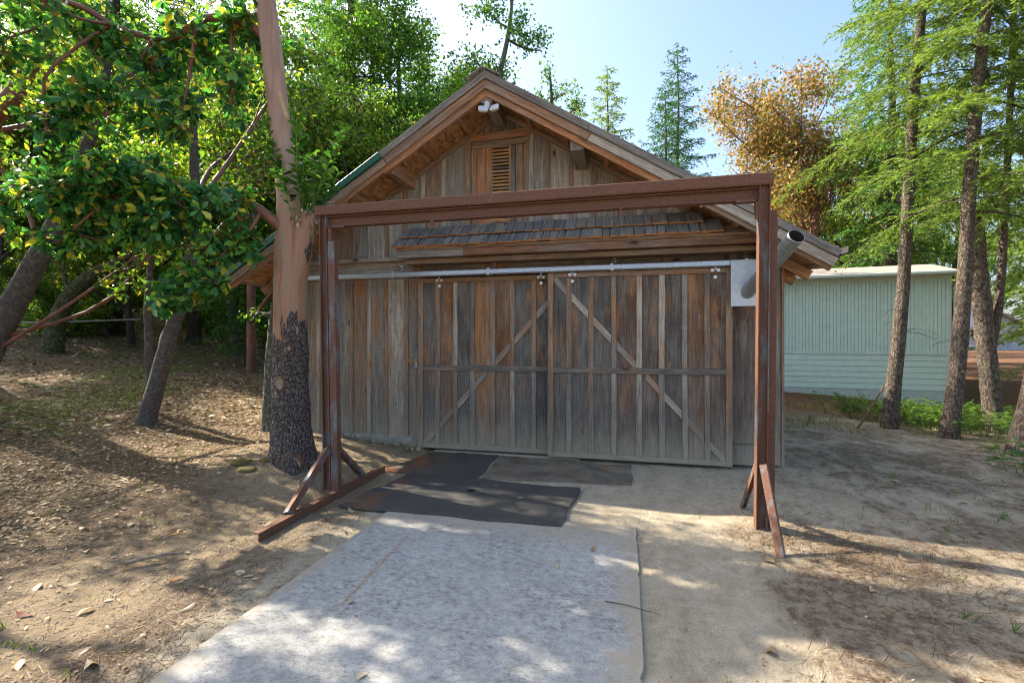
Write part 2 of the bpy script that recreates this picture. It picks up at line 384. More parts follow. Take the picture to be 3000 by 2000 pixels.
# ------------------------------------------------------------------ terrain
def softp(t, k=2.): return np.logaddexp(0, t * k) / k
_ph = np.random.default_rng(3).uniform(0, 6.28, (60, 2)); _dr = np.random.default_rng(4).normal(size=(60, 2))
def wob(X, Y, scale, i0, n=7):
    s = 0
    for i in range(i0, i0 + n):
        d = _dr[i] / np.linalg.norm(_dr[i]) * scale * (1 + .35 * (i - i0))
        s = s + np.sin(X * d[0] + Y * d[1] + _ph[i, 0]) / (1 + .3 * (i - i0))
    return s / n
def height(X, Y):
    X = np.asarray(X, float); Y = np.asarray(Y, float)
    t = -(X + 3.6) * .8 + (Y - 4.5) * .3
    h = .12 * softp(t) * (1 / (1 + np.exp((X + 1.5) * 1.2)) if True else 1)
    # soil bank by the big tree
    h = h + .20 * np.exp(-(((X + 4.25) / .7) ** 2 + ((Y - 5.1) / 1.0) ** 2))
    # right: dip behind the fir trunks, then a long rise
    h = h - .75 * np.exp(-(((X - 10.5) / 5.) ** 2 + ((Y - 15.) / 4.)**2))
    r = softp((Y + .3 * X - 24) * .5) * 2
    h = h + .0105 * r / (1 + np.exp(-(X - 2) * .5))
    w = np.clip((np.hypot(X, Y) - .5) / 3, 0, 1)
    flat = 1 - np.exp(-((np.maximum(np.abs(X + 1.0) - 1.6, 0)) ** 2) * 1.5) * (Y < 7)
    h = h + .035 * w * wob(X, Y, 2.1, 0) * (.25 + .75 * flat) + .012 * wob(X, Y, 6.5, 10) * (.2 + .8 * flat) * (np.abs(X) < 30)
    h = h + .10 * wob(X, Y, .35, 20) * np.clip((np.hypot(X, Y) - 8) / 10, 0, 1)
    # roots and ruts right of the barn corner
    h = h + .05 * np.exp(-((X - 2.6) / .5) ** 2 - ((Y - 6.3) / .35) ** 2) + .05 * np.exp(-((X - 4.4) / .7) ** 2 - ((Y - 6.1) / .25) ** 2)
    h = h + .028 * wob(X * 2.4 + .25 * Y, Y * .35, 2.0, 50) * np.exp(-((X + 3.9) / 1.3) ** 2) * np.clip((X + 6.5), 0, 1) * (Y < 5)
    h = h + .05 * np.exp(-((X - 1.1) / .35) ** 2 - ((Y - 4.5) / .30) ** 2) + .09 * np.exp(-((X + 3.75) / .42) ** 2 - ((Y - 4.75) / .42) ** 2)
    inb = (X > -5.5) & (X < 2.0) & (Y > 6.45)
    h = np.where((X > -2.3) & (X < .2) & (Y < 4.3), np.minimum(h, -.004) - .006, h)
    h = np.where((X > -3.1) & (X < .3) & (Y > 3.9) & (Y < 6.6), np.minimum(h, -.002), h)
    return np.where(inb, np.minimum(h, .0), h)
def hz(x, y): return float(height(np.array([x]), np.array([y]))[0])
def axis(lo, hi, step, far_lo, far_hi):
    a = list(np.arange(lo, hi, step)); s = step
    v = a[-1]; b = []
    while v < far_hi: s *= 1.11; v += s; b.append(v)
    s = step; v = a[0]; c = []
    while v > far_lo: s *= 1.11; v -= s; c.append(v)
    return np.array(c[::-1] + a + b)
gx = axis(-9, 7.5, .065, -500, 500); gy = axis(-1., 9., .065, -60, 700)
GX, GY = np.meshgrid(gx, gy); GZ = height(GX, GY)
nx, ny = len(gx), len(gy)
ii = (np.arange(ny - 1)[:, None] * nx + np.arange(nx - 1)[None]).ravel()
ground = link('ground', npmesh('ground', np.stack([GX, GY, GZ], -1).reshape(-1, 3), np.stack([ii, ii + 1, ii + nx + 1, ii + nx], -1), True), GROUND)
tag(ground, kind='structure')

# driveway slab
def slab_outline():
    q = np.random.default_rng(12); P = []
    def edge(a, b):
        a = np.array(a); b = np.array(b); L = np.linalg.norm(b - a); n = int(L / .06); nr = np.array([b[1] - a[1], a[0] - b[0]]) / L
        w = np.cumsum(q.normal(size=n)) * .0007; w -= np.linspace(w[0], w[-1], n)
        for i in range(n):
            chip = -q.uniform(.008, .022) if q.random() < .06 else 0
            P.append(a + (b - a) * i / n + nr * (w[i] + q.normal() * .002 + chip))
    edge((-2.165, -4), (.09, -4)); edge((.09, -4), (.09, 4.2)); edge((.09, 4.2), (-2.165, 4.2)); edge((-2.165, 4.2), (-2.165, -4))
    return P
P = slab_outline(); n = len(P); cen = np.array([-1.04, .1])
V = [(x, y, .012) for x, y in (p + (cen - p) / np.linalg.norm(cen - p) * .007 for p in P)] + [(x, y, .005) for x, y in P] + [(x, y, -.12) for x, y in P]
F = [tuple(range(n))] + [(i + a * n, i + a * n + n, (i + 1) % n + a * n + n, (i + 1) % n + a * n) for a in (0, 1) for i in range(n)]
dv = link('driveway', pymesh('driveway', V, F), CONC); tag(dv, kind='structure')
box('driveway_apron', (-2.70, 6.44, -.1), (-.6, 6.66, .02), CONC, None, c=.006)
tag(bpy.data.objects['driveway_apron'], kind='structure')

# ------------------------------------------------------------------ barn
PX = -1.735; M_ = .6135                      # ridge line x, roof pitch
def zsof(X, z0=4.905): return z0 - M_ * abs(X - PX)
XL, XR = -5.40, 1.935
YW = 6.605
barn = thing('barn', 'weathered board and batten wooden barn with wide gable roof and sliding doors', 'barn', (PX, 6.6, 0))
# sheathing of the gable wall behind the boards
poly_slab('wall', [(XL, 6.66, .02), (XR - .03, 6.66, .02), (XR - .03, 6.66, zsof(XR) - .0), (PX, 6.66, 4.87), (XL, 6.66, zsof(XL))], (0, .06, 0), DARK, barn)
for xx, nm in ((XL, 'side_wall'), (XR, 'side_wall')):
    s = -1 if xx == XL else 1
    box(nm, (min(xx, xx - s * .06), 6.75, .0), (max(xx, xx - s * .06), 13.8, zsof(xx) - .04), WOOD, barn, G_GREY)
box('back_wall', (XL, 13.8, 0), (XR, 13.86, 2.6), WOOD, barn, G_GREY)
fd = box('foundation', (XL + .02, 6.59, -.15), (-2.93, 6.75, .185), mat_plain('old_concrete', (.33, .30, .235), .9, 0, .2, 9), barn)
# lower left boards and battens
bx = [XL, -5.02, -4.722, -4.42, -4.133, -3.83, -3.542, -3.208, -2.90]
cols = [G_BR, G_GREY, G_PALE, G_GREY, G_BR, G_GREY, G_PALE, G_GREY]
for i in range(len(bx) - 1):
    a, b = bx[i] + .004, bx[i + 1] - .004
    cc = cols[i]
    plank('board', ((a + b) / 2, YW, .178 + U(-.006, .006)), ((a + b) / 2, YW, 2.545), b - a, .022, WOODD, barn, cc)
for x_, cc in zip((-5.02, -4.722, -4.42, -4.133, -3.83, -3.542, -3.208), (G_GREY, G_PALE, G_BR, G_BR, G_PALE, G_BR, G_BR)):
    plank('batten', (x_, YW - .02, .165 + U(-.02, .015)), (x_ + U(-.006, .006), YW - .02, 2.545), U(.055, .07), .02, WOODD, barn, cc, wob=.003)
# horizontal boards over the track on the left and across
plank('board', (XL, YW - .004, 2.675), (-3.1, YW - .004, 2.68), .245, .024, WOOD, barn, G_PALE)
plank('ledge_board', (XL, YW - .10, 2.827), (-3.12, YW - .10, 2.83), .05, .11, WOOD, barn, G_PALE)
xs = [-3.1, -2.35, -1.62, -.55, .35, 1.25, XR - .03]
for i in range(6):
    plank('board', (xs[i] + .003, YW, 2.66), (xs[i + 1] - .003, YW, 2.66), .13, .022, WOOD, barn, random.choice((G_DK, G_GREY, G_GREY)))
for x_, cc in ((-1.9, G_OR), (-1.72, G_OR), (-3.02, G_BR), (-.02, G_BR), (1.35, G_GREY), (.5, G_BR)):
    plank('batten', (x_, YW - .02, 2.55), (x_, YW - .02, 2.745), .13 if cc == G_OR else .08, .02, WOOD, barn, cc)
# upper gable boards and battens
ub = [XL, -5.02, -4.716, -4.40, -4.099, -3.812, -3.531, -3.242, -2.934, -2.608, -2.20]
ub2 = [-1.31, -1.051, -.728, -.421, -.126, .183, .475, .77, 1.049, 1.34, 1.62, XR - .02]
ubc = [G_GREY, G_BR, G_GREY, G_BR, G_GREY, G_PALE, G_PALE, G_GREY, G_BR, G_GREY, G_GREY]
ubc2 = [G_GREY, G_PALE, G_PALE, G_GREY, G_BR, G_GREY, G_PALE, G_GREY, G_BR, G_GREY, G_BR]
for arr, cl in ((ub, ubc), (ub2, ubc2)):
    for i in range(len(arr) - 1):
        a, b = arr[i] + .003, arr[i + 1] - .003; xm = (a + b) / 2; sg = 1 if xm < PX else -1
        plank('board', (xm, YW, 2.80), (xm, YW, zsof(xm)), b - a, .022, WOOD, barn, cl[i], cut1=-sg * M_ if False else sg * M_)
    for x_ in arr[1:-1] if arr is ub else arr[:-1]:
        sg = 1 if x_ < PX else -1; w_ = U(.06, .078) if x_ not in (-1.31,) else .105
        plank('batten', (x_, YW - .02, 2.84 if x_ < -3.2 else 3.20), (x_, YW - .02, zsof(x_) - .01), w_, .02, WOOD, barn, random.choice((G_GREY, G_BR, G_PALE, G_BR)), cut1=sg * M_, wob=.003)
# boards above and around the shutter
for a, b, cc in ((-2.2, -1.99, G_RED), (-1.985, -1.74, G_BR), (-1.735, -1.53, G_DK), (-1.525, -1.31, G_GREY)):
    xm = (a + b) / 2; sg = 1 if xm < PX else -1
    plank('board', (xm, YW, 4.34), (xm, YW, zsof(xm)), b - a - .004, .022, WOOD, barn, cc, cut1=sg * M_)
plank('batten', (-1.93, YW - .02, 4.59), (-1.93, YW - .02, zsof(-1.93)), .075, .02, WOOD, barn, G_GREY, cut1=M_)
plank('batten', (-2.235, YW - .022, 3.20), (-2.235, YW - .022, zsof(-2.235) - .02), .09, .022, WOOD, barn, G_BR, cut1=M_)
plank('trim_board', (-2.185, YW - .05, 4.535), (-1.30, YW - .05, 4.555), .105, .05, WOOD, barn, G_RED)
# attic shutter with louvre
sh = box('attic_shutter', (-2.185, 6.60, 3.22), (-1.315, 6.612, 4.47), DARK, barn)
plank('trim_board', (-2.17, YW - .035, 4.435), (-1.315, YW - .035, 4.448), .082, .028, WOOD, sh, G_BR)
for a, b, cc in ((-2.175, -2.094, G_BR), (-2.085, -1.942, G_RED), (-1.94, -1.868, G_OR), (-1.596, -1.522, G_DK), (-1.515, -1.408, G_BR), (-1.40, -1.325, G_BR)):
    plank('board', ((a + b) / 2, YW - .026, 3.225), ((a + b) / 2, YW - .026, 4.392), b - a, .02, WOOD, sh, cc)
plank('trim_board', (-1.598, YW - .036, 3.30), (-1.598, YW - .036, 4.395), .028, .03, WOOD, sh, G_OR)
plank('trim_board', (-1.862, YW - .036, 3.30), (-1.862, YW - .036, 4.395), .02, .03, WOOD, sh, G_BR)
plank('trim_board', (-1.855, YW - .036, 4.388), (-1.605, YW - .036, 4.388), .022, .03, WOOD, sh, G_OR)
plank('trim_board', (-1.855, YW - .036, 3.315), (-1.605, YW - .036, 3.315), .03, .03, WOOD, sh, G_OR)
for i in range(21):
    z = 3.345 + i * .0495
    plank('slat', (-1.852, 6.566, z), (-1.610, 6.566, z + U(-.002, .002)), .042, .008, WOOD, sh, ((.62, .30, .11), (.55, .27, .10), (.60, .32, .13), G_DK if i in (14, 15) else (.58, .28, .10))[i % 4], nrm=(0, -.80, .6))
# roof
RD = 13.95; YR = 5.80
def roofpt(X, up): return zsof(X, 4.915) + up
XE = 2.23; XE2 = 2 * PX - XE
for xe in (XE, XE2):
    sg = 1 if xe > PX else -1
    poly_slab('roof', [(PX, YR + .01, 4.94), (xe, YR + .01, roofpt(xe, .025)), (xe, YR + .01, roofpt(xe, .085)), (PX, YR + .01, 5.0)], (0, RD - YR, 0), mat_plain('roof_shakes', (.12, .11, .10), .9, 0, .3, 6), barn)
    nseg = 6
    for i in range(nseg):
        a = PX + (xe - PX) * i / nseg; b = PX + (xe - PX) * (i + 1) / nseg - sg * .004
        poly_slab('soffit_panel', [(a, YR + .03, roofpt(a, 0)), (b, YR + .03, roofpt(b, 0)), (b, YR + .03, roofpt(b, .018)), (a, YR + .03, roofpt(a, .018))], (0, 1.9, 0), OSB, barn)
# barge boards: upper strip and lower board in lengths
def rake(name, x0, x1, ztop0, w, y, t, mat, col):
    sg = 1 if x1 > PX else -1
    cth = math.cos(math.atan(M_)); off = w / 2 / cth
    f = lambda X: ztop0 - M_ * abs(X - PX) - off
    k0 = (M_ if abs(x0 - PX) < .01 else 0.)
    plank(name, (x0, y, f(x0)), (x1, y, f(x1)), w, t, mat, barn, col, cut0=(M_ if abs(x0 - PX) < .01 else 0) * sg, c=.003)
rake('rake_board', PX, -.426, 5.039, .085, YR - .03, .05, WOOD, (.20, .172, .145))
rake('rake_board', -.42, 1.63, 5.039, .085, YR - .03, .05, WOOD, (.22, .19, .16))
rake('rake_board', 1.637, 2.245, 5.039, .085, YR - .03, .05, WOOD, (.20, .172, .145))
rake('barge_board', PX, -.426, 4.937, .096, YR, .04, WOOD, (.34, .19, .11))
rake('barge_board', -.42, 1.63, 4.937, .096, YR, .04, WOOD, G_PALE)
rake('barge_board', 1.637, 2.215, 4.937, .1, YR, .04, WOOD, G_PALE)
rake('rake_board', PX, -3.19, 5.039, .085, YR - .03, .05, WOOD, (.22, .19, .16))
rake('green_drip_edge', -3.198, -5.72, 5.046, .088, YR - .034, .05, GREENM, None)
rake('barge_board', PX, -3.13, 4.937, .096, YR, .04, WOOD, (.34, .19, .11))
rake('barge_board', -3.14, -5.69, 4.937, .1, YR, .04, WOOD, (.36, .225, .14))
for x1, x0 in ((-3.2, PX), (.9, PX)):
    rake('fly_rafter', x0, x1, 4.90, .135, YR + .045, .04, WOOD, G_RED)
rake('fly_rafter', -3.2, -5.66, 4.90, .11, YR + .045, .04, WOOD, G_RED)
rake('fly_rafter', .9, 2.2, 4.90, .11, YR + .045, .04, WOOD, G_BR)
# frieze along the wall under the soffit
for x1 in (XL, XR - .02): rake('frieze_board', PX, x1, 4.905, .07, YW - .045, .03, WOOD, G_BR)
# ridge cap
for sg in (-1, 1):
    for j in range(9):
        yy = YR - .06 + j * .16 + (.03 if sg > 0 else 0)
        plank('ridge_shingle', (PX + sg * .115, yy + .14, 4.985 + .014 * 0), (PX + sg * .115, yy - .02, 5.012), .24, .022, WOOD, barn, (.16, .145, .125), nrm=(sg * .52, 0, .85))
# lookouts between fly rafter and wall, square beams
def lookout(X, col):
    sg = 1 if X < PX else -1
    plank('lookout', (X, 5.885, zsof(X) - .052), (X, YW - .022, zsof(X) - .052), .07, .075, WOOD, barn, col, nrm=(sg * .52, 0, -.85))
for X in (-2.17, -2.69, -3.71, -4.23, -4.74, -5.2, -1.29, -.77, -.25, .27, .78, 1.29, 1.70): lookout(X, random.choice((G_OR, G_RED, (.38, .19, .08))))
def beam(x0, x1, z0, z1, y0, col):
    w = x1 - x0
    b_ = plank('beam_end', ((x0 + x1) / 2, y0, z0), ((x0 + x1) / 2, YW + .02, z0), w, z1 - z0, WOOD, barn, col, nrm=(0, 0, -1), c=.012)
    return b_
beam(-1.81, -1.665, 4.665, 4.87, 5.86, (.25, .20, .13))
beam(-3.19, -3.06, 3.885, 4.07, 5.93, G_RED)
beam(-.665, -.50, 3.965, 4.13, 5.90, (.26, .22, .17))
# rafter tails and gutter under the right eave
for yy in (6.49, 7.04, 7.6):
    plank('rafter_tail', (1.90, yy, zsof(1.90) - .085), (2.20, yy, zsof(2.20) - .085), .13, .04, WOOD, barn, (.40, .20, .085))
    plank('rafter_tail', (XL + .03, yy, zsof(XL + .03) - .085), (XE2 + .03, yy, zsof(XE2 + .03) - .085), .13, .04, WOOD, barn, (.40, .20, .085))
for xe, sg in ((XE, 1), (XE2, -1)):
    plank('eave_board', (xe - sg * .02, YR + .045, 2.535), (xe - sg * .02, RD - .1, 2.535), .11, .03, WOOD, barn, G_BR, nrm=(sg, 0, 0))
    Vg = []; prof = [(0, .05), (0, -.03), (.02, -.05), (.075, -.05), (.1, -.03), (.1, .045), (.095, .045), (.095, -.025), (.072, -.044), (.022, -.044), (.006, -.028), (.006, .05)]
    ng = len(prof)
    for yy in (YR - .01, RD - .2): Vg += [(sg * a, yy - YR, b) for a, b in prof]
    Fg = [(i, (i + 1) % ng, (i + 1) % ng + ng, i + ng) for i in range(ng)]
    link('gutter', pymesh('gutter', Vg, Fg), mat_plain('dark_gutter', (.05, .045, .04), .6, .2) if sg > 0 else bpy.data.materials['dark_gutter'], barn, (xe + sg * .004, YR, 2.585))
# corner boards and plywood on the right
plank('corner_board', (1.775, YW - .01, .04), (1.775, YW - .01, 2.77), .26, .025, WOODD, barn, G_GREY)
plank('corner_board', (1.922, YW - .04, .04), (1.922, YW - .04, 2.62), .03, .09, WOODD, barn, G_BR)
plank('plywood_panel', (1.49, 6.50, .31), (1.49, 6.50, 2.04), .34, .02, WOODD, barn, (.125, .085, .062))
plank('plywood_panel', (1.49, 6.50, .045), (1.49, 6.50, .302), .34, .02, WOODD, barn, G_DK)
plank('board', (1.30, 6.53, .04), (1.30, 6.53, 2.5), .12, .07, WOODD, barn, G_DK)
# little shake roof over the doors
pr = plank('pent_roof', (-3.16, 6.17, 2.895), (1.45, 6.17, 2.895), .03, .42, WOOD, barn, G_BR, nrm=(0, -.79, -.61))
def shake_row(x0, x1, y, z, thick, ln):
    x = x0
    while x < x1 - .05:
        w_ = min(U(.075, .205), x1 - x); xm = x + w_ / 2
        l_ = ln + U(-.012, .012); dy = U(-.012, .014)
        d = Vector((U(-.025, .025), .79, .61)); d.normalize()
        p = Vector((xm, y + dy, z + dy * .7 + U(-.004, .004)))
        zt = p + d * l_
        if zt.z < zsof(xm) - .03:
            plank('shingle', zt, p, w_ - U(.004, .011), U(.014, .026), SHAKE, pr, random.choice([(.16, .148, .135), (.19, .172, .152), (.22, .19, .158), (.14, .128, .118), (.23, .18, .13)]), nrm=(0, -.61, .79), c=.003, jit=.003)
        x += w_
shake_row(-3.18, 1.42, 6.15, 2.930, .02, .40)
shake_row(-3.21, 1.52, 6.115, 2.935, .02, .33)
shake_row(-3.14, 1.22, 6.262, 3.096, .02, .28)
plank('flashing', (-2.35, 6.585, 3.30), (-1.0, 6.585, 3.30), .06, .02, GALV, barn, None, nrm=(0, -.6, .8))
plank('header_beam', (-3.165, 6.2, 2.852), (-2.171, 6.2, 2.852), .135, .10, WOOD, barn, G_GREY)
plank('header_beam', (-2.168, 6.2, 2.852), (1.60, 6.2, 2.852), .135, .10, WOOD, barn, (.24, .115, .06))
plank('ledger_board', (-3.085, 6.33, 2.747), (1.585, 6.33, 2.747), .068, .25, WOOD, barn, G_BR)
plank('header_beam', (1.605, 6.2, 2.80), (1.605, 6.60, 2.80), .25, .03, WOOD, barn, G_DK, nrm=(1, 0, 0))

# sliding doors
def door(x0, x1, yf, xb, bcols, btcols, label, d0, d1, stw=.075):
    dr = box('sliding_door', (x0 + .01, yf + .042, .05), (x1 - .01, yf + .062, 2.515), DARK, barn); tag(dr, label)
    zb, zt = .045, 2.525
    def Z(z): return z
    plank('stile', (x0 + stw / 2, yf, zb), (x0 + stw / 2, yf, zt), stw, .022, WOODD, dr, G_BR)
    plank('stile', (x1 - stw / 2, yf, zb), (x1 - stw / 2, yf, zt), stw, .022, WOODD, dr, G_BR)
    i0, i1 = x0 + stw + .002, x1 - stw - .002
    rails = []
    for za, zc, nm, cc in ((2.455, 2.523, 'rail', G_BR), (1.178, 1.254, 'rail', G_DK), (.047, .112, 'rail', G_GREY)):
        plank(nm, (i0, yf - .002, (za + zc) / 2), (i1, yf - .002, (za + zc) / 2), zc - za, .024, WOODD, dr, cc)
    ed = [x0 + .02] + list(xb) + [x1 - .02]
    for i in range(len(ed) - 1):
        a, b = ed[i] + .002, ed[i + 1] - .002
        cu, cl = bcols[i] if isinstance(bcols[i][0], tuple) else (bcols[i], bcols[i])
        plank('board', ((a + b) / 2, yf + .022, .05), ((a + b) / 2, yf + .022, 2.52), b - a, .02, WOODD, dr, tuple(q_ * .78 for q_ in cu))
    for i, x in enumerate(xb):
        w_ = U(.062, .074)
        plank('batten', (x, yf + .001, 1.256), (x + U(-.004, .004), yf + .001, 2.453), w_, .022, WOODD, dr, btcols[i][0], wob=.003)
        plank('batten', (x + U(-.004, .01), yf + .001, .114), (x, yf + .001, 1.176), w_, .022, WOODD, dr, btcols[i][1], wob=.003)
    # diagonal brace, cut into lengths between the battens
    bays = [i0] + sorted(xb) + [i1]
    sl = (d1[1] - d0[1]) / (d1[0] - d0[0])
    for i in range(len(bays) - 1):
        a = bays[i] + (.036 if i else .004); b = bays[i + 1] - (.036 if i < len(bays) - 2 else .004)
        za, zc = d0[1] + sl * (a - d0[0]), d0[1] + sl * (b - d0[0])
        if sl > 0: za, zc, a, b, rev = za, zc, a, b, 0
        segs = [(za, zc, a, b)]
        for (u, v, p, q) in segs:
            lo, hi = min(u, v), max(u, v)
            if lo < 1.25 and hi > 1.18:   # the middle rail cuts it
                f = lambda z_: p + (z_ - u) / (v - u) * (q - p)
                parts = []
                if sl > 0: parts = [((p, u), (f(1.15), 1.15)), ((f(1.28), 1.28), (q, v))]
                else: parts = [((p, u), (f(1.28), 1.28)), ((f(1.15), 1.15), (q, v))]
            else: parts = [((p, u), (q, v))]
            for (A, B) in parts:
                if B[0] - A[0] < .04: continue
                if min(A[1], B[1]) < .09 or max(A[1], B[1]) > 2.48: 
                    pass
                th = 1 / sl
                plank('brace', (A[0], yf + .003, A[1]), (B[0], yf + .003, B[1]), .075, .019, WOODD, dr, random.choice((G_GREY, G_GREY, G_PALE, G_BR)), cut0=-sl, cut1=-sl)
    # hangers
    for hx in (x0 + .335, x1 - .20):
        hg = plank('hanger', (hx - .07, yf - .012, 2.49), (hx + .07, yf - .012, 2.49), .055, .01, WOODD, dr, G_BR)
        for (bx_, bz_) in ((hx - .035, 2.49), (hx + .035, 2.49), (hx, 2.405)):
            V = []; F = []
            for rr, yy in ((.022, 0), (.022, -.004), (.011, -.006), (.011, -.014)):
                for q in range(10): V.append((rr * math.cos(q * .628), yy, rr * math.sin(q * .628)))
            for s in range(3):
                for q in range(10): F.append((s * 10 + q, s * 10 + (q + 1) % 10, s * 10 + 10 + (q + 1) % 10, s * 10 + 10 + q))
            F.append(tuple(range(30, 40)))
            link('bolt', pymesh('bolt', V, F), BOLT, dr, (bx_, yf - .013 if bz_ > 2.45 else yf - .001, bz_))
        link('hanger_strap', pymesh('strap', [(-.012, 0, 0), (.012, 0, 0), (.012, 0, .10), (-.012, 0, .10), (-.012, .006, 0), (.012, .006, 0), (.012, .006, .10), (-.012, .006, .10)], [(0, 1, 2, 3), (5, 4, 7, 6), (4, 0, 3, 7), (1, 5, 6, 2), (3, 2, 6, 7)]), GALV, dr, (hx, yf - .02, 2.495))
    # nail heads, far too many to count
    a = Acc(); 
    for i in range(len(ed) - 1):
        for z in (.62, 1.78, 1.95, 2.35, .30):
            for q in range(2):
                c = np.array([U(ed[i] + .03, ed[i + 1] - .03), yf + .020, z + U(-.03, .03)])
                t_ = np.arange(6) * 1.047; r_ = .0032
                V = np.stack([c[0] + r_ * np.cos(t_), np.full(6, c[1]), c[2] + r_ * np.sin(t_)], 1)
                a.add(V, np.array([[0, 1, 2, 3], [0, 3, 4, 5]]))
    for x in xb:
        for z in (.2, .62, 1.12, 1.30, 1.75, 2.1, 2.42):
            c = np.array([x + U(-.02, .02), yf - .0008, z + U(-.02, .02)]); t_ = np.arange(6) * 1.047; r_ = .0032
            a.add(np.stack([c[0] + r_ * np.cos(t_), np.full(6, c[1]), c[2] + r_ * np.sin(t_)], 1), np.array([[0, 1, 2, 3], [0, 3, 4, 5]]))
    V = np.concatenate(a.V) - np.array(WO[dr.name]); nl = link('nail_head', npmesh('nails', V, np.concatenate(a.F)), BOLT, dr, WO[dr.name]); tag(nl, kind='stuff')
    return dr
O2 = (.255, .125, .058)
door(-2.964, -.93, 6.48, [-2.66, -2.389, -2.134, -1.824, -1.542, -1.232],
     [G_DK, O2, G_DK, G_OR, O2, (.15, .13, .105), (.09, .076, .066)],
     [(G_BR, G_GREY), (G_PALE, G_BR), (G_DK, G_GREY), (G_GREY, G_BR), (G_BR, G_PALE), (G_BR, G_GREY)], 'rear sliding door with brace rising to the right', (-2.83, .15), (-1.04, 2.12))
door(-1.021, 1.296, 6.37, [-.732, -.443, -.143, .175, .455, .736, 1.002],
     [(.14, .122, .10), G_DK, G_DK, (.16, .092, .058), (.14, .085, .058), (.135, .112, .09), (.25, .118, .05), (.135, .08, .054)],
     [((.28, .18, .11), G_GREY), (G_BR, (.27, .16, .10)), (G_GREY, G_PALE), (G_PALE, G_PALE), (G_PALE, G_GREY), (G_GREY, G_PALE), (G_DK, (.28, .19, .125))], 'front sliding door with brace falling to the right', (-.92, 2.44), (1.20, .12))
# track rail with brackets
tr = plank('door_track', (-5.317, 6.30, 2.566), (1.60, 6.30, 2.566), .075, .07, GALV, barn, None, c=.012)
for x in (-5.0, -3.277, -1.84, -.169, 1.442):
    k = plank('bracket', (x, 6.292, 2.52), (x, 6.292, 2.612), .04, .086, GALV, tr, None)
    plank('bracket', (x, 6.31, 2.615), (x + .03, 6.52, 2.70), .035, .006, GALV, tr, None, nrm=(0, -.3, 1))
    plank('bracket', (x + .03, 6.52, 2.66), (x + .03, 6.52, 2.735), .04, .006, GALV, tr, None)
for x in (-2.9, -2.05, -.9, .85): plank('shim_board', (x, 6.36, 2.60), (x + .42, 6.36, 2.605), .02, .12, WOOD, barn, G_OR)
# latch and padlock
lt = plank('latch', (-3.135, 6.475, 1.318), (-2.975, 6.475, 1.318), .055, .03, WOOD, barn, G_BR)
box('hasp', (-3.02, 6.462, 1.30), (-2.975, 6.474, 1.35), BRASS, lt)
box('padlock', (-3.005, 6.445, 1.215), (-2.972, 6.465, 1.262), mat_plain('lock_steel', (.4, .4, .47), .3, .8), lt)
ac = Acc(); tt = np.linspace(0, np.pi, 9); tube(ac, np.stack([.011 * np.cos(tt), np.zeros(9), .035 * np.sin(tt) + .0], 1), np.full(9, .003), 6)
link('shackle', ac.mesh('shackle', True), BOLT, lt, (-2.988, 6.455, 1.262))

# ------------------------------------------------------------------ flue pipe through a metal plate
fp = thing('flue_pipe', 'galvanised round pipe sticking out of a metal plate beside the doors', 'pipe', (1.455, 6.27, 2.213))
plank('wall_plate', (1.43, 6.272, 2.03), (1.43, 6.272, 2.592), .345, .004, mat_plain('plate_metal', (.56, .58, .60), .45, .35, .08, 14), fp, None, c=.0005)
def pipe():
    A = Vector((1.455, 6.27, 2.213)); B = Vector((1.717, 5.436, 2.685)); d = (B - A); L = d.length; q = d.to_track_quat('Z', 'Y')
    n = 36; r = .083; V = []; F = []
    zs = [-.06, .05, .35, .36, .362, .38, L - .16]; rs = [r, r, r, r + .0025, r + .0025, r, r]
    zz = L - .15; i = 0
    while zz < L - .03: zs.append(zz); rs.append(r - .004 * (i % 2)); zz += .012; i += 1
    zs += [L - .02, L, L, L - .3]; rs += [r, r, r - .004, r - .004]
    for z, rr in zip(zs, rs):
        for k in range(n): V.append((rr * math.cos(k * 6.2832 / n), rr * math.sin(k * 6.2832 / n), z))
    for s in range(len(zs) - 1):
        for k in range(n): F.append((s * n + k, s * n + (k + 1) % n, (s + 1) * n + (k + 1) % n, (s + 1) * n + k))
    F.append(tuple(range((len(zs) - 1) * n, len(zs) * n)))
    m = pymesh('pipe', V, F, True); m.materials.append(mat_plain('pipe_metal', (.36, .385, .385), .42, .6, .16, 26)); m.materials.append(DARK)
    for p in m.polygons:
        if p.index >= (len(zs) - 2) * n: p.material_index = 1
    link('pipe', m, None, fp, A, None, q)
pipe()

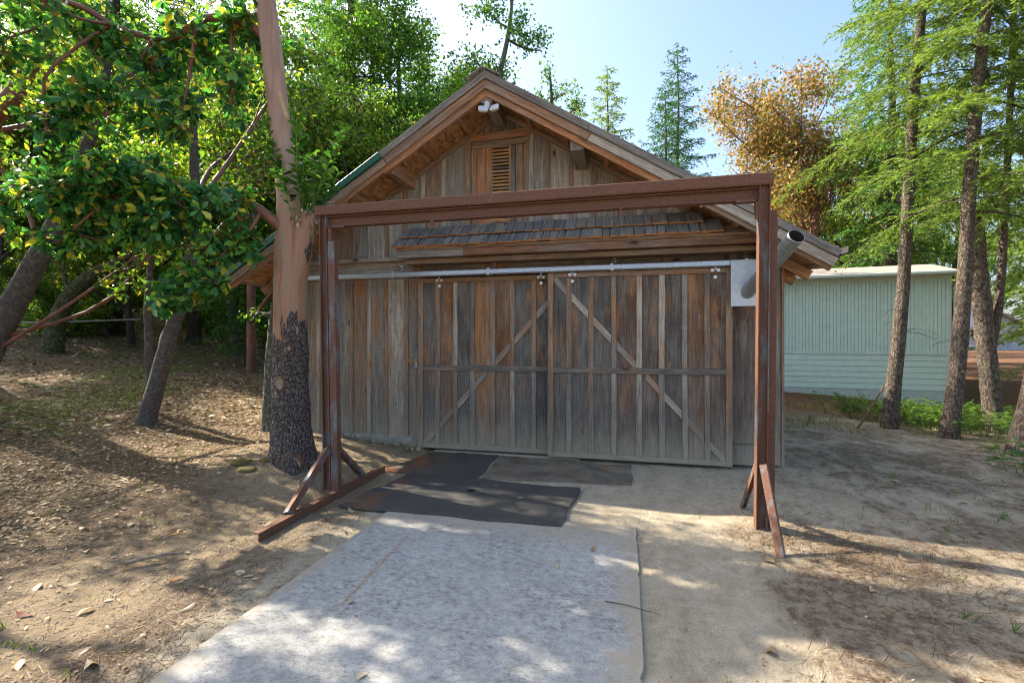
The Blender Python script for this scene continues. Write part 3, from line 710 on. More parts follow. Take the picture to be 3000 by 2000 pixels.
# ------------------------------------------------------------------ security lamp under the ridge beam
lamp = thing('security_lamp', 'white twin head security lamp under the ridge beam', 'lamp', (-1.72, 5.90, 4.665))
ac = Acc(); tube(ac, [(0, 0, 0), (0, -.01, -.03), (0, -.03, -.07), (0, -.035, -.10), (0, -.036, -.101)], [.042, .043, .036, .026, .001], 16)
link('base', ac.mesh('lamp_base', True), PLASTIC, lamp, (-1.73, 5.89, 4.67))
for sx in (-1, 1):
    q = (Matrix.Rotation(rad(20 * -sx), 3, 'Z') @ Matrix.Rotation(rad(-20), 3, 'X')).to_quaternion()
    V = []; F = []; n = 20
    for (yy, sc) in ((.035, .75), (.01, 1.), (-.008, 1.), (-.012, .93)):
        for k in range(n):
            a = k * 6.2832 / n; ca, sa = math.cos(a), math.sin(a)
            V.append((.062 * sc * math.copysign(abs(ca) ** .45, ca), yy, .04 * sc * math.copysign(abs(sa) ** .45, sa)))
    for s in range(3):
        for k in range(n): F.append((s * n + k, s * n + (k + 1) % n, (s + 1) * n + (k + 1) % n, (s + 1) * n + k))
    F += [tuple(reversed(range(n))), tuple(range(3 * n, 4 * n))]
    m = pymesh('head', V, F, True); m.materials.append(PLASTIC); m.materials.append(LENS); m.polygons[-1].material_index = 1; m.polygons[-1].use_smooth = False
    link('lamp_head', m, None, lamp, (-1.683 + sx * .074, 5.79, 4.555), None, q)
    ac = Acc(); tube(ac, [(0, 0, 0), (sx * .03, -.03, -.02), (sx * .06, -.05, -.03)], [.014] * 3, 8)
    link('arm', ac.mesh('arm', True), PLASTIC, lamp, (-1.73, 5.855, 4.60))

# ------------------------------------------------------------------ rusty steel gantry
gt = thing('steel_gantry', 'rusty steel goalpost gantry frame standing before the barn doors', 'gantry', (-.95, 4.35, 0))
def iprof(name, p0, p1, w, h, tf, tw, nrm, col, kind='I', parent=None):
    """steel section: w = flange width along the depth axis, h = height across"""
    p0 = Vector(p0); p1 = Vector(p1); d = p1 - p0; L = d.length; d.normalize(); n = Vector(nrm); n = (n - n.dot(d) * d).normalized(); x = (-n).cross(d)
    R = Matrix((x, -n, d)).transposed().to_quaternion()
    if kind == 'I': pf = [(-h/2, -w/2), (-h/2 + tf, -w/2), (-h/2 + tf, -tw/2), (h/2 - tf, -tw/2), (h/2 - tf, -w/2), (h/2, -w/2), (h/2, w/2), (h/2 - tf, w/2), (h/2 - tf, tw/2), (-h/2 + tf, tw/2), (-h/2 + tf, w/2), (-h/2, w/2)]
    elif kind == 'C': pf = [(-h/2, -w/2), (h/2, -w/2), (h/2, w/2), (h/2 - tf, w/2), (h/2 - tf, -w/2 + tw), (-h/2 + tf, -w/2 + tw), (-h/2 + tf, w/2), (-h/2, w/2)]
    elif kind == 'L': pf = [(-h/2, -w/2), (h/2, -w/2), (h/2, -w/2 + tf), (-h/2 + tf, -w/2 + tf), (-h/2 + tf, w/2), (-h/2, w/2)]
    else:
        c = tf; pf = []
        for cx_, cy_, a0 in ((h/2 - c, w/2 - c, 0), (-h/2 + c, w/2 - c, 90), (-h/2 + c, -w/2 + c, 180), (h/2 - c, -w/2 + c, 270)):
            for a in (0, 30, 60, 90): pf.append((cx_ + c * math.cos(rad(a0 + a)), cy_ + c * math.sin(rad(a0 + a))))
        pf = pf[::-1]
    m = len(pf); V = [(a, b, z) for z in (-L / 2, L / 2) for a, b in pf]
    F = [((i + 1) % m, i, i + m, (i + 1) % m + m) for i in range(m)] + [tuple(range(m)), tuple(reversed(range(m, 2 * m)))]
    return link(name, pymesh(name, V, F), RUST, parent or gt, (p0 + p1) / 2, col, R)
Cr = (.42, .5, .5); Cs = (.56, .5, .5); Cm = (.58, .5, .5)
iprof('top_tube', (-3.125, 4.35, 2.948), (1.19, 4.35, 2.948), .10, .105, .016, 0, (0, -1, 0), (.36, .5, .5), 'T')
iprof('trolley_beam', (-2.995, 4.37, 2.835), (1.095, 4.37, 2.835), .085, .105, .009, .007, (0, -1, 0), (.40, .5, .5), 'I')
def post(xb, xt, sg):
    zt = 2.895; c = xb + (xt - xb) * .5
    iprof('post', (xb, 4.35, 0 if sg > 0 else .07), (xt, 4.35, zt), .085, .085, .008, .007, (0, -1, 0), Cs, 'I')
    x0, x1 = (xb + .088, xt + .078 + .0) if sg < 0 else (xb + .073, xt + .075)
    zt2 = 2.63 if sg < 0 else 2.70
    x1 = x0 + (xt - xb) * zt2 / zt
    iprof('post_channel', (x0, 4.35 + (.0 if sg < 0 else .05), .03), (x1, 4.35 + (0 if sg < 0 else .05), zt2), .07, .075, .006, .006, (0, -1, 0), (.58, .5, .5) if sg < 0 else (.40, .5, .5), 'C')
post(-2.985, -3.035, -1)
post(1.10, 1.128, 1)
# corner gussets and stops
for x, sg in ((-2.96, 1), (1.075, -1)):
    iprof('gusset', (x + sg * .0, 4.35, 2.62), (x, 4.35, 2.785), .06, .03, .006, .006, (0, -1, 0), Cr, 'C')
    iprof('gusset', (x, 4.35, 2.775), (x + sg * .17, 4.35, 2.775), .06, .018, .006, .006, (0, -1, 0), Cr, 'C')
iprof('trolley_stop', (-1.838, 4.34, 2.725), (-1.838, 4.34, 2.785), .02, .035, .006, .006, (0, -1, 0), Cr, 'C')
iprof('trolley_stop', (-.037, 4.34, 2.712), (-.037, 4.34, 2.785), .02, .016, .003, .006, (0, -1, 0), Cr, 'C')
# left foot: angle iron on the ground with two braces
iprof('foot_bar', (-2.855, 3.20, .04), (-2.875, 5.27, .045), .06, .08, .007, .007, (1, 0, 0), Cr, 'L')
iprof('brace', (-2.90, 3.62, .075), (-2.955, 4.28, .50), .06, .055, .006, .006, (-.3, -.6, .7), Cm, 'C')
iprof('brace', (-2.90, 4.86, .075), (-2.925, 4.42, .47), .06, .055, .006, .006, (.3, -.6, -.5), Cm, 'C')
# right foot: two braces buried in the soil
iprof('brace', (1.13, 3.86, -.06), (1.115, 4.30, .575), .055, .06, .006, .006, (1, -.4, .4), (.56, .5, .5), 'L')
iprof('brace', (1.10, 4.98, -.05), (1.10, 4.40, .56), .055, .06, .006, .006, (-1, -.3, .4), (.6, .5, .5), 'L')

# ------------------------------------------------------------------ rubber mats
def matt(label, corners, col, z0, th, hole=None):
    n = 30; V = []; F = []
    A, B, C_, D = [np.array(c) for c in corners]
    r_ = np.random.default_rng(abs(hash(label[:5])) % 99 if False else len(label))
    ph = r_.uniform(0, 6, 8)
    for lay in (0, 1):
        for j in range(n + 1):
            for i in range(n + 1):
                u, v = i / n, j / n
                p = (A * (1 - u) + B * u) * (1 - v) + (D * (1 - u) + C_ * u) * v
                e = .012 * math.sin(u * 7 + ph[0]) * (1 - 4 * (v - .5) ** 2 * 0 if v in (0, 1) else .0) + 0
                p = p + np.array([.012 * math.sin(v * 9 + ph[1]) if i in (0, n) else 0, .012 * math.sin(u * 11 + ph[2]) + .008 * math.sin(u * 23 + ph[3]) if j in (0, n) else 0])
                z = z0 + (th + .007 * math.sin(u * 9 + ph[4]) * math.sin(v * 6 + ph[5]) + .003 * math.sin(u * 23 + v * 17) - (.004 if i in (0, n) or j in (0, n) else 0) if lay else 0)
                V.append((p[0], p[1], z))
    N = (n + 1) ** 2
    for j in range(n):
        for i in range(n):
            if hole and hole[0] <= i <= hole[1] and hole[2] <= j <= hole[3]: continue
            a = j * (n + 1) + i
            F.append((N + a, N + a + 1, N + a + n + 2, N + a + n + 1))
    for i in range(n):
        for a, b in ((i, i + 1), ((n + 1) * n + i + 1, (n + 1) * n + i), ((n + 1) * (i + 1), (n + 1) * i), ((n + 1) * i + n, (n + 1) * (i + 1) + n)):
            F.append((a, b, b + N, a + N))
    ce = (A + B + C_ + D) / 4
    V = [(x - ce[0], y - ce[1], z) for x, y, z in V]
    o = link('rubber_mat', pymesh('rubber_mat', V, F, False), RUBBER, None, (ce[0], ce[1], 0), col)
    return tag(o, label, 'mat')
matt('large black rubber mat with a small hole, nearest the driveway slab', [(-2.70, 4.05), (-.545, 4.045), (-.465, 5.15), (-2.52, 5.235)], (.16, .1, 0), .013, .016, (14, 14, 18, 19))
matt('black rubber mat with rust stains behind, left of the barn threshold', [(-2.97, 5.30), (-1.67, 5.235), (-1.73, 6.46), (-2.70, 6.46)], (.22, .25, 0), .001, .012)
matt('narrow dusty rubber mat with tan and rust stains before the right door', [(-1.625, 5.31), (.085, 5.44), (.07, 6.27), (-1.70, 6.42)], (1.0, .9, 0), .001, .016)

# ------------------------------------------------------------------ vegetation materials
L_MAD = [(0., (.010, .040, .012)), (.30, (0.043, 0.167, 0.046)), (.55, (0.070, 0.231, 0.059)), (.80, (0.135, 0.326, 0.059)), (.885, (0.244, 0.407, 0.054)), (.92, (0.620, 0.620, 0.054)), (.965, (0.620, 0.461, 0.068)), (1., (.20, .10, .04))]
LEAF_MAD = mat_leaf('madrone_leaf', L_MAD, .42, .36, 1.6, .45)
def leaf_obj_mat(name, stops, trans, rough, per_obj=True):
    k = Mt(name); r = k.n('ObjectInfo').outputs['Random']; c = k.ramp(r, stops, 'CONSTANT' if False else 'LINEAR'); k.fin(c, rough, spec=.5)
    tr = k.n('BsdfTranslucent', {0: k.mix(1., c, (1.75, 1.85, .9), 'MULTIPLY')}).outputs[0]
    k.t.links.new(k.n('MixShader', {0: trans, 1: k.b.outputs[0], 2: tr}).outputs[0], k.o.inputs[0]); return k.m
LEAF_MAD1 = leaf_obj_mat('madrone_leaf_single', L_MAD, .40, .36)
LEAF_SHOOT = mat_leaf('young_leaf', [(0., (.030, .095, .018)), (.6, (.065, .165, .030)), (1., (.11, .20, .04))], .42, .4)
_unused = (lambda *a: None)('x', [(0., (.035, .11, .016)), (.6, (0.084, 0.216, 0.030)), (1., (.11, .22, .035))], .45, .38)
LEAF_OAK = mat_leaf('oak_leaf', [(0., (.022, .060, .010)), (.5, (0.094, 0.218, 0.029)), (.85, (0.176, 0.311, 0.034)), (1., (.16, .17, .02))], .50, .5)
LEAF_BROAD = mat_leaf('forest_leaf', [(0., (.022, .062, .012)), (.5, (0.116, 0.224, 0.032)), (.82, (0.218, 0.311, 0.035)), (.93, (0.413, 0.370, 0.039)), (1., (.30, .20, .03))], .50, .45)
LEAF_ORANGE = mat_leaf('turning_madrone_leaf', [(0., (.08, .13, .03)), (.25, (.18, .18, .045)), (.45, (.34, .20, .06)), (.8, (.46, .255, .095)), (1., (.54, .34, .16))], .38, .5, 1.1)
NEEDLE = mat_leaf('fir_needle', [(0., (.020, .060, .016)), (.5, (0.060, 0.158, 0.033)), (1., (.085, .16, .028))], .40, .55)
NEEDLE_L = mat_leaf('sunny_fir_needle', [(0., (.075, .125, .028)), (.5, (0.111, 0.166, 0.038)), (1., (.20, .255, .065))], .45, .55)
_unused = (lambda *a: None)('x', [(0., (.045, .105, .020)), (.5, (0.106, 0.206, 0.035)), (1., (.14, .22, .04))], .45, .55)
NEEDLE_B = mat_leaf('blue_fir_needle', [(0., (.020, .055, .032)), (.6, (0.056, 0.133, 0.070)), (1., (.075, .14, .055))], .35, .55)
HERB = mat_leaf('herb_leaf', [(0., (.045, .105, .016)), (.6, (.10, .19, .022)), (1., (.19, .25, .035))], .50, .5)
GRASSM = mat_leaf('dry_grass', [(0., (.06, .12, .02)), (.35, (.16, .19, .05)), (.6, (.38, .29, .14)), (1., (.48, .38, .20))], .35, .6, 1.2)
LITTER = mat_leaf('dead_leaf', [(0., (.15, .085, .042)), (.3, (0.276, 0.172, 0.090)), (.6, (0.391, 0.270, 0.155)), (.85, (0.494, 0.374, 0.230)), (.95, (0.598, 0.494, 0.345)), (1., (.38, .16, .04))], .12, .65, 1.1, .2)
LITTER1 = leaf_obj_mat('dead_leaf_single', [(0., (.30, .20, .11)), (.4, (.46, .36, .22)), (.75, (.55, .46, .30)), (.88, (.40, .19, .05)), (1., (.20, .06, .03))], .10, .55)
BARK_FIR = mat_bark('fir_bark', (.030, .022, .017), (.17, .125, .095), .75, .30)
BARK_DARK = mat_bark('dark_bark', (.020, .016, .013), (.085, .066, .052), 1., .12)
BARK_GREY = mat_bark('grey_bark', (.045, .038, .032), (.15, .125, .11), 1.6, .25, .5, .5)
BARK_MOSS = mat_bark('mossy_bark', (.035, .032, .014), (.12, .115, .045), 1.2, .5)
BARK_RED = mat_plain('madrone_red_bark', (.22, .085, .050), .55, 0, .25, 5)
BARK_LICH = mat_bark('lichen_bark', (.06, .055, .042), (.20, .19, .14), 1.2, .9)
def madrone_trunk():
    k = Mt('madrone_trunk'); tc = k.n('TexCoord').outputs['Object']; x, y, z = k.xyz(tc)
    w = k.n('VectorMath', {0: tc, 1: k.n('VectorMath', {0: k.n('TexNoise', {'Vector': tc, 'Scale': 16., 'Detail': 4.}).outputs[1], 1: (.09, .09, .09)}, operation='MULTIPLY').outputs[0]}, operation='ADD').outputs[0]
    vo = k.n('TexVoronoi', {'Vector': k.vmap(w, (1, 1, .30)), 'Scale': 52.}, feature='DISTANCE_TO_EDGE').outputs[0]
    n = k.noise(k.vmap(tc, (1, 1, .5)), 60, 4, .7)
    h = k.math('ADD', k.ramp(vo, [(0., 0.), (.2, .8)]), k.math('MULTIPLY', n, .5))
    bark = k.ramp(h, [(.25, (.034, .023, .018)), (.75, (.095, .070, .057)), (1., (.20, .165, .145))])
    big = k.noise(k.vmap(tc, (1, 1, .28)), 5.5, 4, .6); st = k.noise(k.vmap(tc, (1, 1, .10)), 13, 4, .6)
    sm = k.ramp(st, [(.3, (.27, .115, .055)), (.46, (.37, .20, .115)), (.58, (.30, .21, .13)), (.75, (.42, .175, .085))])
    up = k.mix(.6, k.ramp(big, [(.3, (.30, .165, .105)), (.7, (.42, .27, .19))]), k.ramp(st, [(.3, .62), (.5, 1.05), (.7, 1.25)]), 'MULTIPLY')
    sm = k.mix(k.sstep(z, 2.7, 3.4), sm, up)
    pit = k.ramp(k.n('TexVoronoi', {'Vector': k.vmap(tc, (1, 1, .6)), 'Scale': 24.}).outputs[0], [(.06, .55), (.13, 0.)])
    sm = k.mix(pit, sm, (.13, .05, .035))
    lim = k.math('ADD', k.math('ADD', 1.05, k.math('MULTIPLY', k.noise(k.vmap(tc, (1, 1, .25)), 7, 3, .6), 1.35)), k.math('MULTIPLY', k.sstep(x, .10, .18), 1.0))
    f = k.sstep(k.math('SUBTRACT', z, lim), .02, -.02)
    c = k.mix(f, sm, bark)
    k.bump(k.math('MULTIPLY', h, k.math('ADD', k.math('MULTIPLY', f, .8), .05)), .8, .016)
    return k.fin(c, k.mix(f, .5, .92), spec=.25)
MADT = madrone_trunk()
MOSS = mat_plain('moss', (.13, .10, .02), .95, 0, .4, 60)

# ------------------------------------------------------------------ tree makers
def rdir(n, r): return unit(r.normal(size=(n, 3)))
def twig_tree(seed, base, trunk_pts, trunk_r, lobes, leaf, tsides=9, sub=8, subr=.016, limb_r=.12):
    """trunk polyline; each lobe (centre, radii, clusters, start param on trunk) gets a limb, sub-branches and leaf clusters"""
    r = np.random.default_rng(seed)
    A = Acc(); Lf = Acc(); cl = []
    T = spline(trunk_pts, 26); RR = np.interp(np.linspace(0, 1, 26), np.linspace(0, 1, len(trunk_r)), trunk_r)
    tube(A, T, RR, tsides, .035)
    for (c, rad_, nc, s0) in lobes:
        c = np.array(c, float); rad_ = np.array(rad_, float)
        i0 = int(s0 * 25); st = T[i0]; r0 = min(RR[i0] * .62, limb_r)
        mid = (st + c) / 2 + r.normal(size=3) * .10 * np.linalg.norm(c - st) + np.array([0, 0, -.06 * np.linalg.norm(c - st)])
        limb = spline([st, mid, c, c + (c - mid) * .35], 12)
        tube(A, limb, np.linspace(r0, r0 * .25, 12), 6, .06)
        ns = max(1, nc // sub)
        for q in range(ns):
            dv_ = rdir(1, r)[0]; tip = c + dv_ * rad_ * (.45 + .55 * r.random() ** .5)
            a = limb[r.integers(4, 12)]
            sb = spline([a, (a + tip) / 2 + r.normal(size=3) * .12 * np.linalg.norm(tip - a), tip], 6)
            tube(A, sb, np.linspace(max(r0 * .3, subr), subr * .35, 6), 4)
            for w in range(sub):
                b = sb[r.integers(2, 6)]; p = b + rdir(1, r)[0] * rad_ * (.18 + .32 * r.random())
                tube(A, np.array([b, (b + p) / 2 + r.normal(size=3) * .02, p]), [subr * .4, subr * .3, subr * .15], 3)
                cl.append((p, unit(p - b)))
    P = np.array([c[0] for c in cl]); D = np.array([c[1] for c in cl])
    leaf(Lf, P, D, r)
    return A, Lf
def rosette(nl, size, T=LEAF8, TF=LEAF8F, up=.35):
    def f(acc, P, D, r):
        k = len(P); PP = np.repeat(P, nl, 0); DD = np.repeat(D, nl, 0)
        rd = rdir(k * nl, r); rd = unit(rd - .8 * (rd * DD).sum(1, keepdims=True) * DD)
        LD = unit(rd + DD * r.uniform(-.1, .75, (k * nl, 1)) + np.array([0, 0, -1.]) * r.uniform(0, .8, (k * nl, 1)))
        N = unit(DD * .5 + np.array([0, 0, 1.]) * up * 2 + rd * -.1 + r.normal(size=(k * nl, 3)) * .25)
        leaves(acc, PP + rd * .01 - DD * r.uniform(0, .06, (k * nl, 1)), LD, N, r.uniform(.5, 1.2, k * nl) * size, T, TF)
    return f
def puff(nl, size, spread, T=LEAF4, TF=LEAF4F):
    def f(acc, P, D, r):
        k = len(P); PP = np.repeat(P, nl, 0) + r.normal(size=(k * nl, 3)) * spread
        LD = rdir(k * nl, r) + np.array([0, 0, -.3]); N = rdir(k * nl, r) * .9 + np.array([0, 0, .8])
        leaves(acc, PP, LD, N, r.uniform(.6, 1.25, k * nl) * size, T, TF)
    return f
def random_lobes(r, H, z0, spread, n, clus, flat=.6):
    out = []
    for i in range(n):
        f = (i + .5) / n; z = z0 + (H - z0) * (f ** .8); a = i * 2.4 + r.uniform(-.4, .4); q = spread * (.35 + .65 * math.sin(math.pi * min(1, .18 + .8 * f))) * r.uniform(.5, 1)
        s = spread * r.uniform(.32, .5)
        out.append(((q * math.cos(a), q * math.sin(a), z), (s, s, s * flat), clus, min(.95, max(.2, (z - .25 * q - spread * .2) / H))))
    return out
def place(name, label, cat, parts, w, rot=0., sc=1., group=None):
    """parts: list of (name, mesh, material, kind)"""
    t = thing(name, label, cat, w, group)
    for nm, me, mt, kd in parts:
        o = link(nm, me, mt, None); o.parent = t
        if kd: o['kind'] = kd
    t.rotation_euler = (0, 0, rot); t.scale = (sc, sc, sc)
    return t
def conifer(seed, H, R, tr, first, nb, blade=.07, step=.045, droop=.35, lean=(0, 0), dead=0, twstep=.14, bare=.12, bw=1.5):
    r = np.random.default_rng(seed); A = Acc(); B = Acc()
    hh = np.linspace(-.25, H, 30); f = np.clip(hh / H, 0, 1)
    T = np.stack([lean[0] * hh + .02 * H * .1 * np.sin(hh * .9 + seed), lean[1] * hh + .02 * H * .1 * np.cos(hh * .7 + seed), hh], 1)
    RR = tr * (1 - .93 * f) * (1 + .35 * np.exp(-np.maximum(hh, 0) / .35)); tube(A, T, RR, 14, .045)
    for i in range(nb + dead):
        if i < nb:
            fr = (i + .5) / nb; h = first + (H - first) * fr ** .92; ln = (R * (1 - fr) ** .7) * r.uniform(.65, 1.15) + .22
        else:
            h = r.uniform(first * .25, first * 1.3); ln = r.uniform(.15, .8); fr = .3
        az = i * 2.39996 + r.uniform(-.3, .3)
        o = np.array([np.interp(h, hh, T[:, 0]), np.interp(h, hh, T[:, 1]), h]); d = np.array([math.cos(az), math.sin(az), 0]); sd = np.array([-d[1], d[0], 0])
        s = np.linspace(0, 1, 8); up = .30 * fr + .05
        Pb = o + d * (ln * s)[:, None] + np.array([0, 0, 1.]) * (ln * (up * s - droop * (1.15 - fr) * s ** 2 + .08 * s ** 3))[:, None] + sd * (r.uniform(-.08, .08) * ln * s ** 2)[:, None]
        br = max(.006, .011 * ln)
        if i >= nb:
            Pb = Pb + r.normal(size=Pb.shape) * .02 * ln; tube(A, Pb, np.linspace(br, .003, 8), 4); continue
        tube(A, Pb, np.linspace(br, .003, 8), 5)
        nt = int(ln / twstep) * 2 + 2
        ss = np.linspace(bare, 1., nt) + r.uniform(-.02, .02, nt); ss = np.clip(ss, 0, 1)
        for q, s_ in enumerate(ss):
            x0 = np.array([np.interp(s_, s, Pb[:, k]) for k in range(3)])
            side = sd * (1 if q % 2 else -1)
            tl = (.36 * ln * (1 - s_) ** .8 + .16) * r.uniform(.6, 1.2)
            td = unit(d * .75 + side * .8 + np.array([0, 0, -.1 - droop * .8 * r.random()]) + r.normal(size=3) * .32)
            m = max(3, int(tl / step)); t_ = np.linspace(.05, 1, m)
            PP = x0 + td * (tl * t_)[:, None] + np.array([0, 0, -1.]) * (tl * .25 * t_ ** 2)[:, None]
            PP = np.repeat(PP, 2, 0)
            ps = unit(np.cross(td, [0, 0, 1.])) * np.where(np.arange(2 * m) % 2, 1, -1)[:, None]
            DD = td * .75 + ps * .75 + r.normal(size=(2 * m, 3)) * .28 + np.array([0, 0, -.12])
            leaves(B, PP, DD, r.normal(size=(2 * m, 3)) * .45 + np.array([0, 0, 1.]), r.uniform(.7, 1.25, 2 * m) * blade, BLADE * np.array([bw, 1, 1]), BLADEF)
    return A.mesh('conifer_trunk', True), B.mesh('conifer_crown')

# ------------------------------------------------------------------ the near madrone
MB = Vector((-3.70, 4.77, .02)); mb = np.array(MB)
mad = thing('madrone_tree', 'tall madrone with smooth pinkish trunk and dark bark base left of the gantry', 'tree', MB)
tp = np.array([(-3.69, 4.773, -.15), (-3.70, 4.773, .079), (-3.745, 4.762, .415), (-3.768, 4.757, .889), (-3.768, 4.757, 1.6), (-3.765, 4.758, 2.529), (-3.765, 4.769, 2.95), (-3.80, 4.755, 3.339), (-3.869, 4.732, 3.971), (-3.988, 4.704, 5.037), (-4.057, 4.687, 5.551), (-4.138, 4.668, 6.341), (-4.25, 4.65, 7.6), (-4.3, 4.7, 9.2)]) - mb
tr_ = [.36, .275, .225, .195, .188, .180, .168, .128, .112, .114, .116, .112, .09, .05]
def mad_trunk():
    n = 200; m = 56; P = spline(tp, n); R = np.interp(np.linspace(0, 1, n), np.linspace(0, 1, len(tr_)), tr_)
    a = np.linspace(0, 2 * np.pi, m, endpoint=False); z = P[:, 2]
    r = np.random.default_rng(5)
    disp = np.zeros((n, m))
    for k in range(26):
        fa = r.integers(1, 12); fz = r.uniform(.5, 14); disp += np.sin(a[None] * fa + z[:, None] * fz + r.uniform(0, 6)) * r.uniform(.2, 1) / (1 + .25 * fa)
    low = 1 / (1 + np.exp((z - 1.6) * 6))
    fl = np.exp(-np.maximum(z, 0) / .16)
    RR = R[:, None] * (1 + disp * (.004 + .016 * low)[:, None] + (fl[:, None] * .42 * np.maximum(0, np.sin(a[None] * 5 + 1. + .5 * np.sin(a[None] * 2)))))
    RR += (low[:, None] * r.normal(size=(n, m)) * .004)
    V = P[:, None, :] + np.stack([RR * np.cos(a), RR * np.sin(a), np.zeros((n, m))], -1)
    i = np.arange(n - 1)[:, None] * m; j = np.arange(m)[None]; j2 = (j + 1) % m
    return npmesh('madrone_trunk', V.reshape(-1, 3), np.stack([i + j, i + j2, i + m + j2, i + m + j], -1).reshape(-1, 4), True)
link('trunk', mad_trunk(), MADT, mad, MB)
ac = Acc(); tube(ac, spline([(.0, 0, 2.35), (.09, -.02, 2.75), (.15, -.03, 3.06)], 10), np.linspace(.13, .105, 10), 20, .03)
V = np.concatenate(ac.V); 
ac.add(np.concatenate([V[-20:], [[.15, -.03, 3.05]]]), np.array([[i, (i + 1) % 20, 20, 20] for i in range(20)])[:, [0, 1, 2, 2]]) if False else None
link('stub', ac.mesh('stub', True), MADT, mad, MB)
# branch scars: rim and pale heart wood
def scar(az, z, w, h, deep):
    i = np.interp(z, tp[:, 2], np.arange(len(tp))); c = np.array([np.interp(z, tp[:, 2], tp[:, k]) for k in range(3)]); R = np.interp(z, tp[:, 2], tr_)
    d = np.array([math.cos(az), math.sin(az), 0]); s = np.array([-d[1], d[0], 0]); o = c + d * (R - .012)
    n = 24; V = []; F = []; rr = np.random.default_rng(int(z * 100)); wv = 1 + .13 * np.sin(np.arange(n) * 6.283 / n * 3 + z * 5) + .08 * np.sin(np.arange(n) * 6.283 / n * 2 + z * 9) + rr.normal(size=n) * .05
    for (k, up) in ((1.15, -.016), (1.0, .010), (.86, .024), (.72, .022), (.60, .010), (.30, .013), (.02, .015)):
        for q in range(n):
            t = q * 2 * math.pi / n; V.append(o + (s * w / 2 * math.cos(t) + np.array([0, 0, 1]) * h / 2 * math.sin(t)) * k * wv[q] + d * up)
    for a in range(6):
        for q in range(n): F.append((a * n + q, a * n + (q + 1) % n, (a + 1) * n + (q + 1) % n, (a + 1) * n + q))
    m = pymesh('scar', V, F, True)
    m.materials.append(mat_plain('scar_rim', (.15, .082, .048), .85, 0, .4, 35)); m.materials.append(mat_plain('heart_wood', (.34, .255, .17), .85, 0, .45, 55))
    for p in m.polygons:
        if p.index >= (3 if deep else 4) * n: p.material_index = 1
    link('branch_scar', m, None, mad, MB)
AZC = math.atan2(-4.77, 3.7)
scar(AZC - .22, 1.50, .12, .15, False); scar(AZC - .62, 1.11, .15, .17, True); scar(AZC - .10, .22, .20, .26, True)
# peeling strip on the upper trunk
plank('bark_strip', Vector((-3.80, 4.60, 4.42)), Vector((-3.68, 4.58, 4.10)), .035, .006, mat_plain('peeled_bark', (.55, .36, .15), .7), mad, None)
# foliage: limbs through measured lobes
def lc(x, y, z): return (x - mb[0], y - mb[1], z - mb[2])
# side limbs of the visible mass and the high crown that shades the yard
lobes = [(lc(-4.45, 4.28, 3.12), (.50, .45, .36), 128, 0.35), (lc(-4.95, 3.98, 3.22), (.55, .45, .36), 138, 0.55), (lc(-5.35, 3.72, 3.22), (.5, .4, .34), 124, 0.7),
         (lc(-5.95, 3.62, 3.12), (.5, .4, .36), 119, 0.92), (lc(-4.85, 4.05, 2.75), (.5, .35, .26), 101, 0.45), (lc(-4.50, 4.12, 2.35), (.38, .3, .26), 78, 0.3), (lc(-4.22, 4.36, 2.66), (.32, .28, .30), 73, 0.2),
         (lc(-5.55, 3.70, 2.72), (.42, .3, .2), 59, 0.72), (lc(-4.55, 4.0, 2.08), (.30, .25, .17), 46, 0.32)]
lobes_mid = [(lc(-4.95, 4.6, 5.15), (.62, .55, .40), 100, .40), (lc(-5.4, 4.45, 4.85), (.5, .5, .35), 70, .5), (lc(-4.45, 4.9, 5.35), (.45, .5, .32), 64, .25), (lc(-5.9, 4.3, 5.25), (.5, .5, .4), 70, .62),
    (lc(-6.5, 3.55, 4.7), (.6, .6, .4), 44, .75), (lc(-7.3, 3.5, 5.3), (.7, .6, .45), 44, .92), (lc(-5.7, 3.3, 5.1), (.6, .6, .4), 40, .6), (lc(-6.6, 3.0, 5.6), (.8, .7, .5), 44, .8),
    (lc(-7.9, 3.5, 5.5), (.8, .7, .5), 44, .95), (lc(-7.0, 4.2, 5.7), (.7, .6, .45), 40, .85), (lc(-8.1, 4.4, 5.6), (.8, .7, .5), 40, .98)]
lobes_mid += [(lc(-4.9, 4.35, 4.15), (.5, .45, .34), 56, .35), (lc(-5.6, 4.15, 4.25), (.5, .45, .34), 56, .5), (lc(-4.4, 4.55, 4.45), (.38, .4, .3), 40, .2), (lc(-6.2, 3.95, 4.05), (.5, .4, .34), 50, .62)]
lobes_hi = []
limb2 = np.array([lc(-4.0, 4.70, 5.05), lc(-4.3, 4.66, 5.30), lc(-4.75, 4.55, 5.36), lc(-5.2, 4.5, 5.16), lc(-5.7, 4.3, 5.22), lc(-6.1, 4.05, 5.42), lc(-6.9, 3.8, 5.4), lc(-7.7, 3.75, 5.55)]); lr2 = [.055, .046, .042, .038, .034, .03, .024, .015]
r_ = np.random.default_rng(21)
for i in range(13):
    a = i * 2.4; q = r_.uniform(.5, 2.5); lobes_hi.append((lc(-4.4 + q * math.cos(a), 3.7 + .5 * q * math.sin(a), 6.3 + 3.0 * (i / 12)), (.9, .9, .5), 26, .85))
limb1 = np.array([lc(-3.76, 4.74, 2.80), lc(-3.92, 4.56, 3.02), lc(-4.2, 4.42, 3.20), lc(-4.5, 4.27, 3.18), lc(-4.9, 4.1, 3.36), lc(-5.5, 3.9, 3.40), lc(-6.1, 3.74, 3.28)]); lr1 = [.075, .055, .046, .042, .038, .030, .018]
A1, L1 = twig_tree(31, mb, limb1, lr1, lobes, rosette(11, .118), 10, limb_r=.024, subr=.012)
A2, L2 = twig_tree(32, mb, tp, tr_, lobes_hi, rosette(10, .125), 10, limb_r=.03, subr=.012)
A3, L3 = twig_tree(33, mb, limb2, lr2, lobes_mid, rosette(10, .125), 10, limb_r=.022, subr=.012)
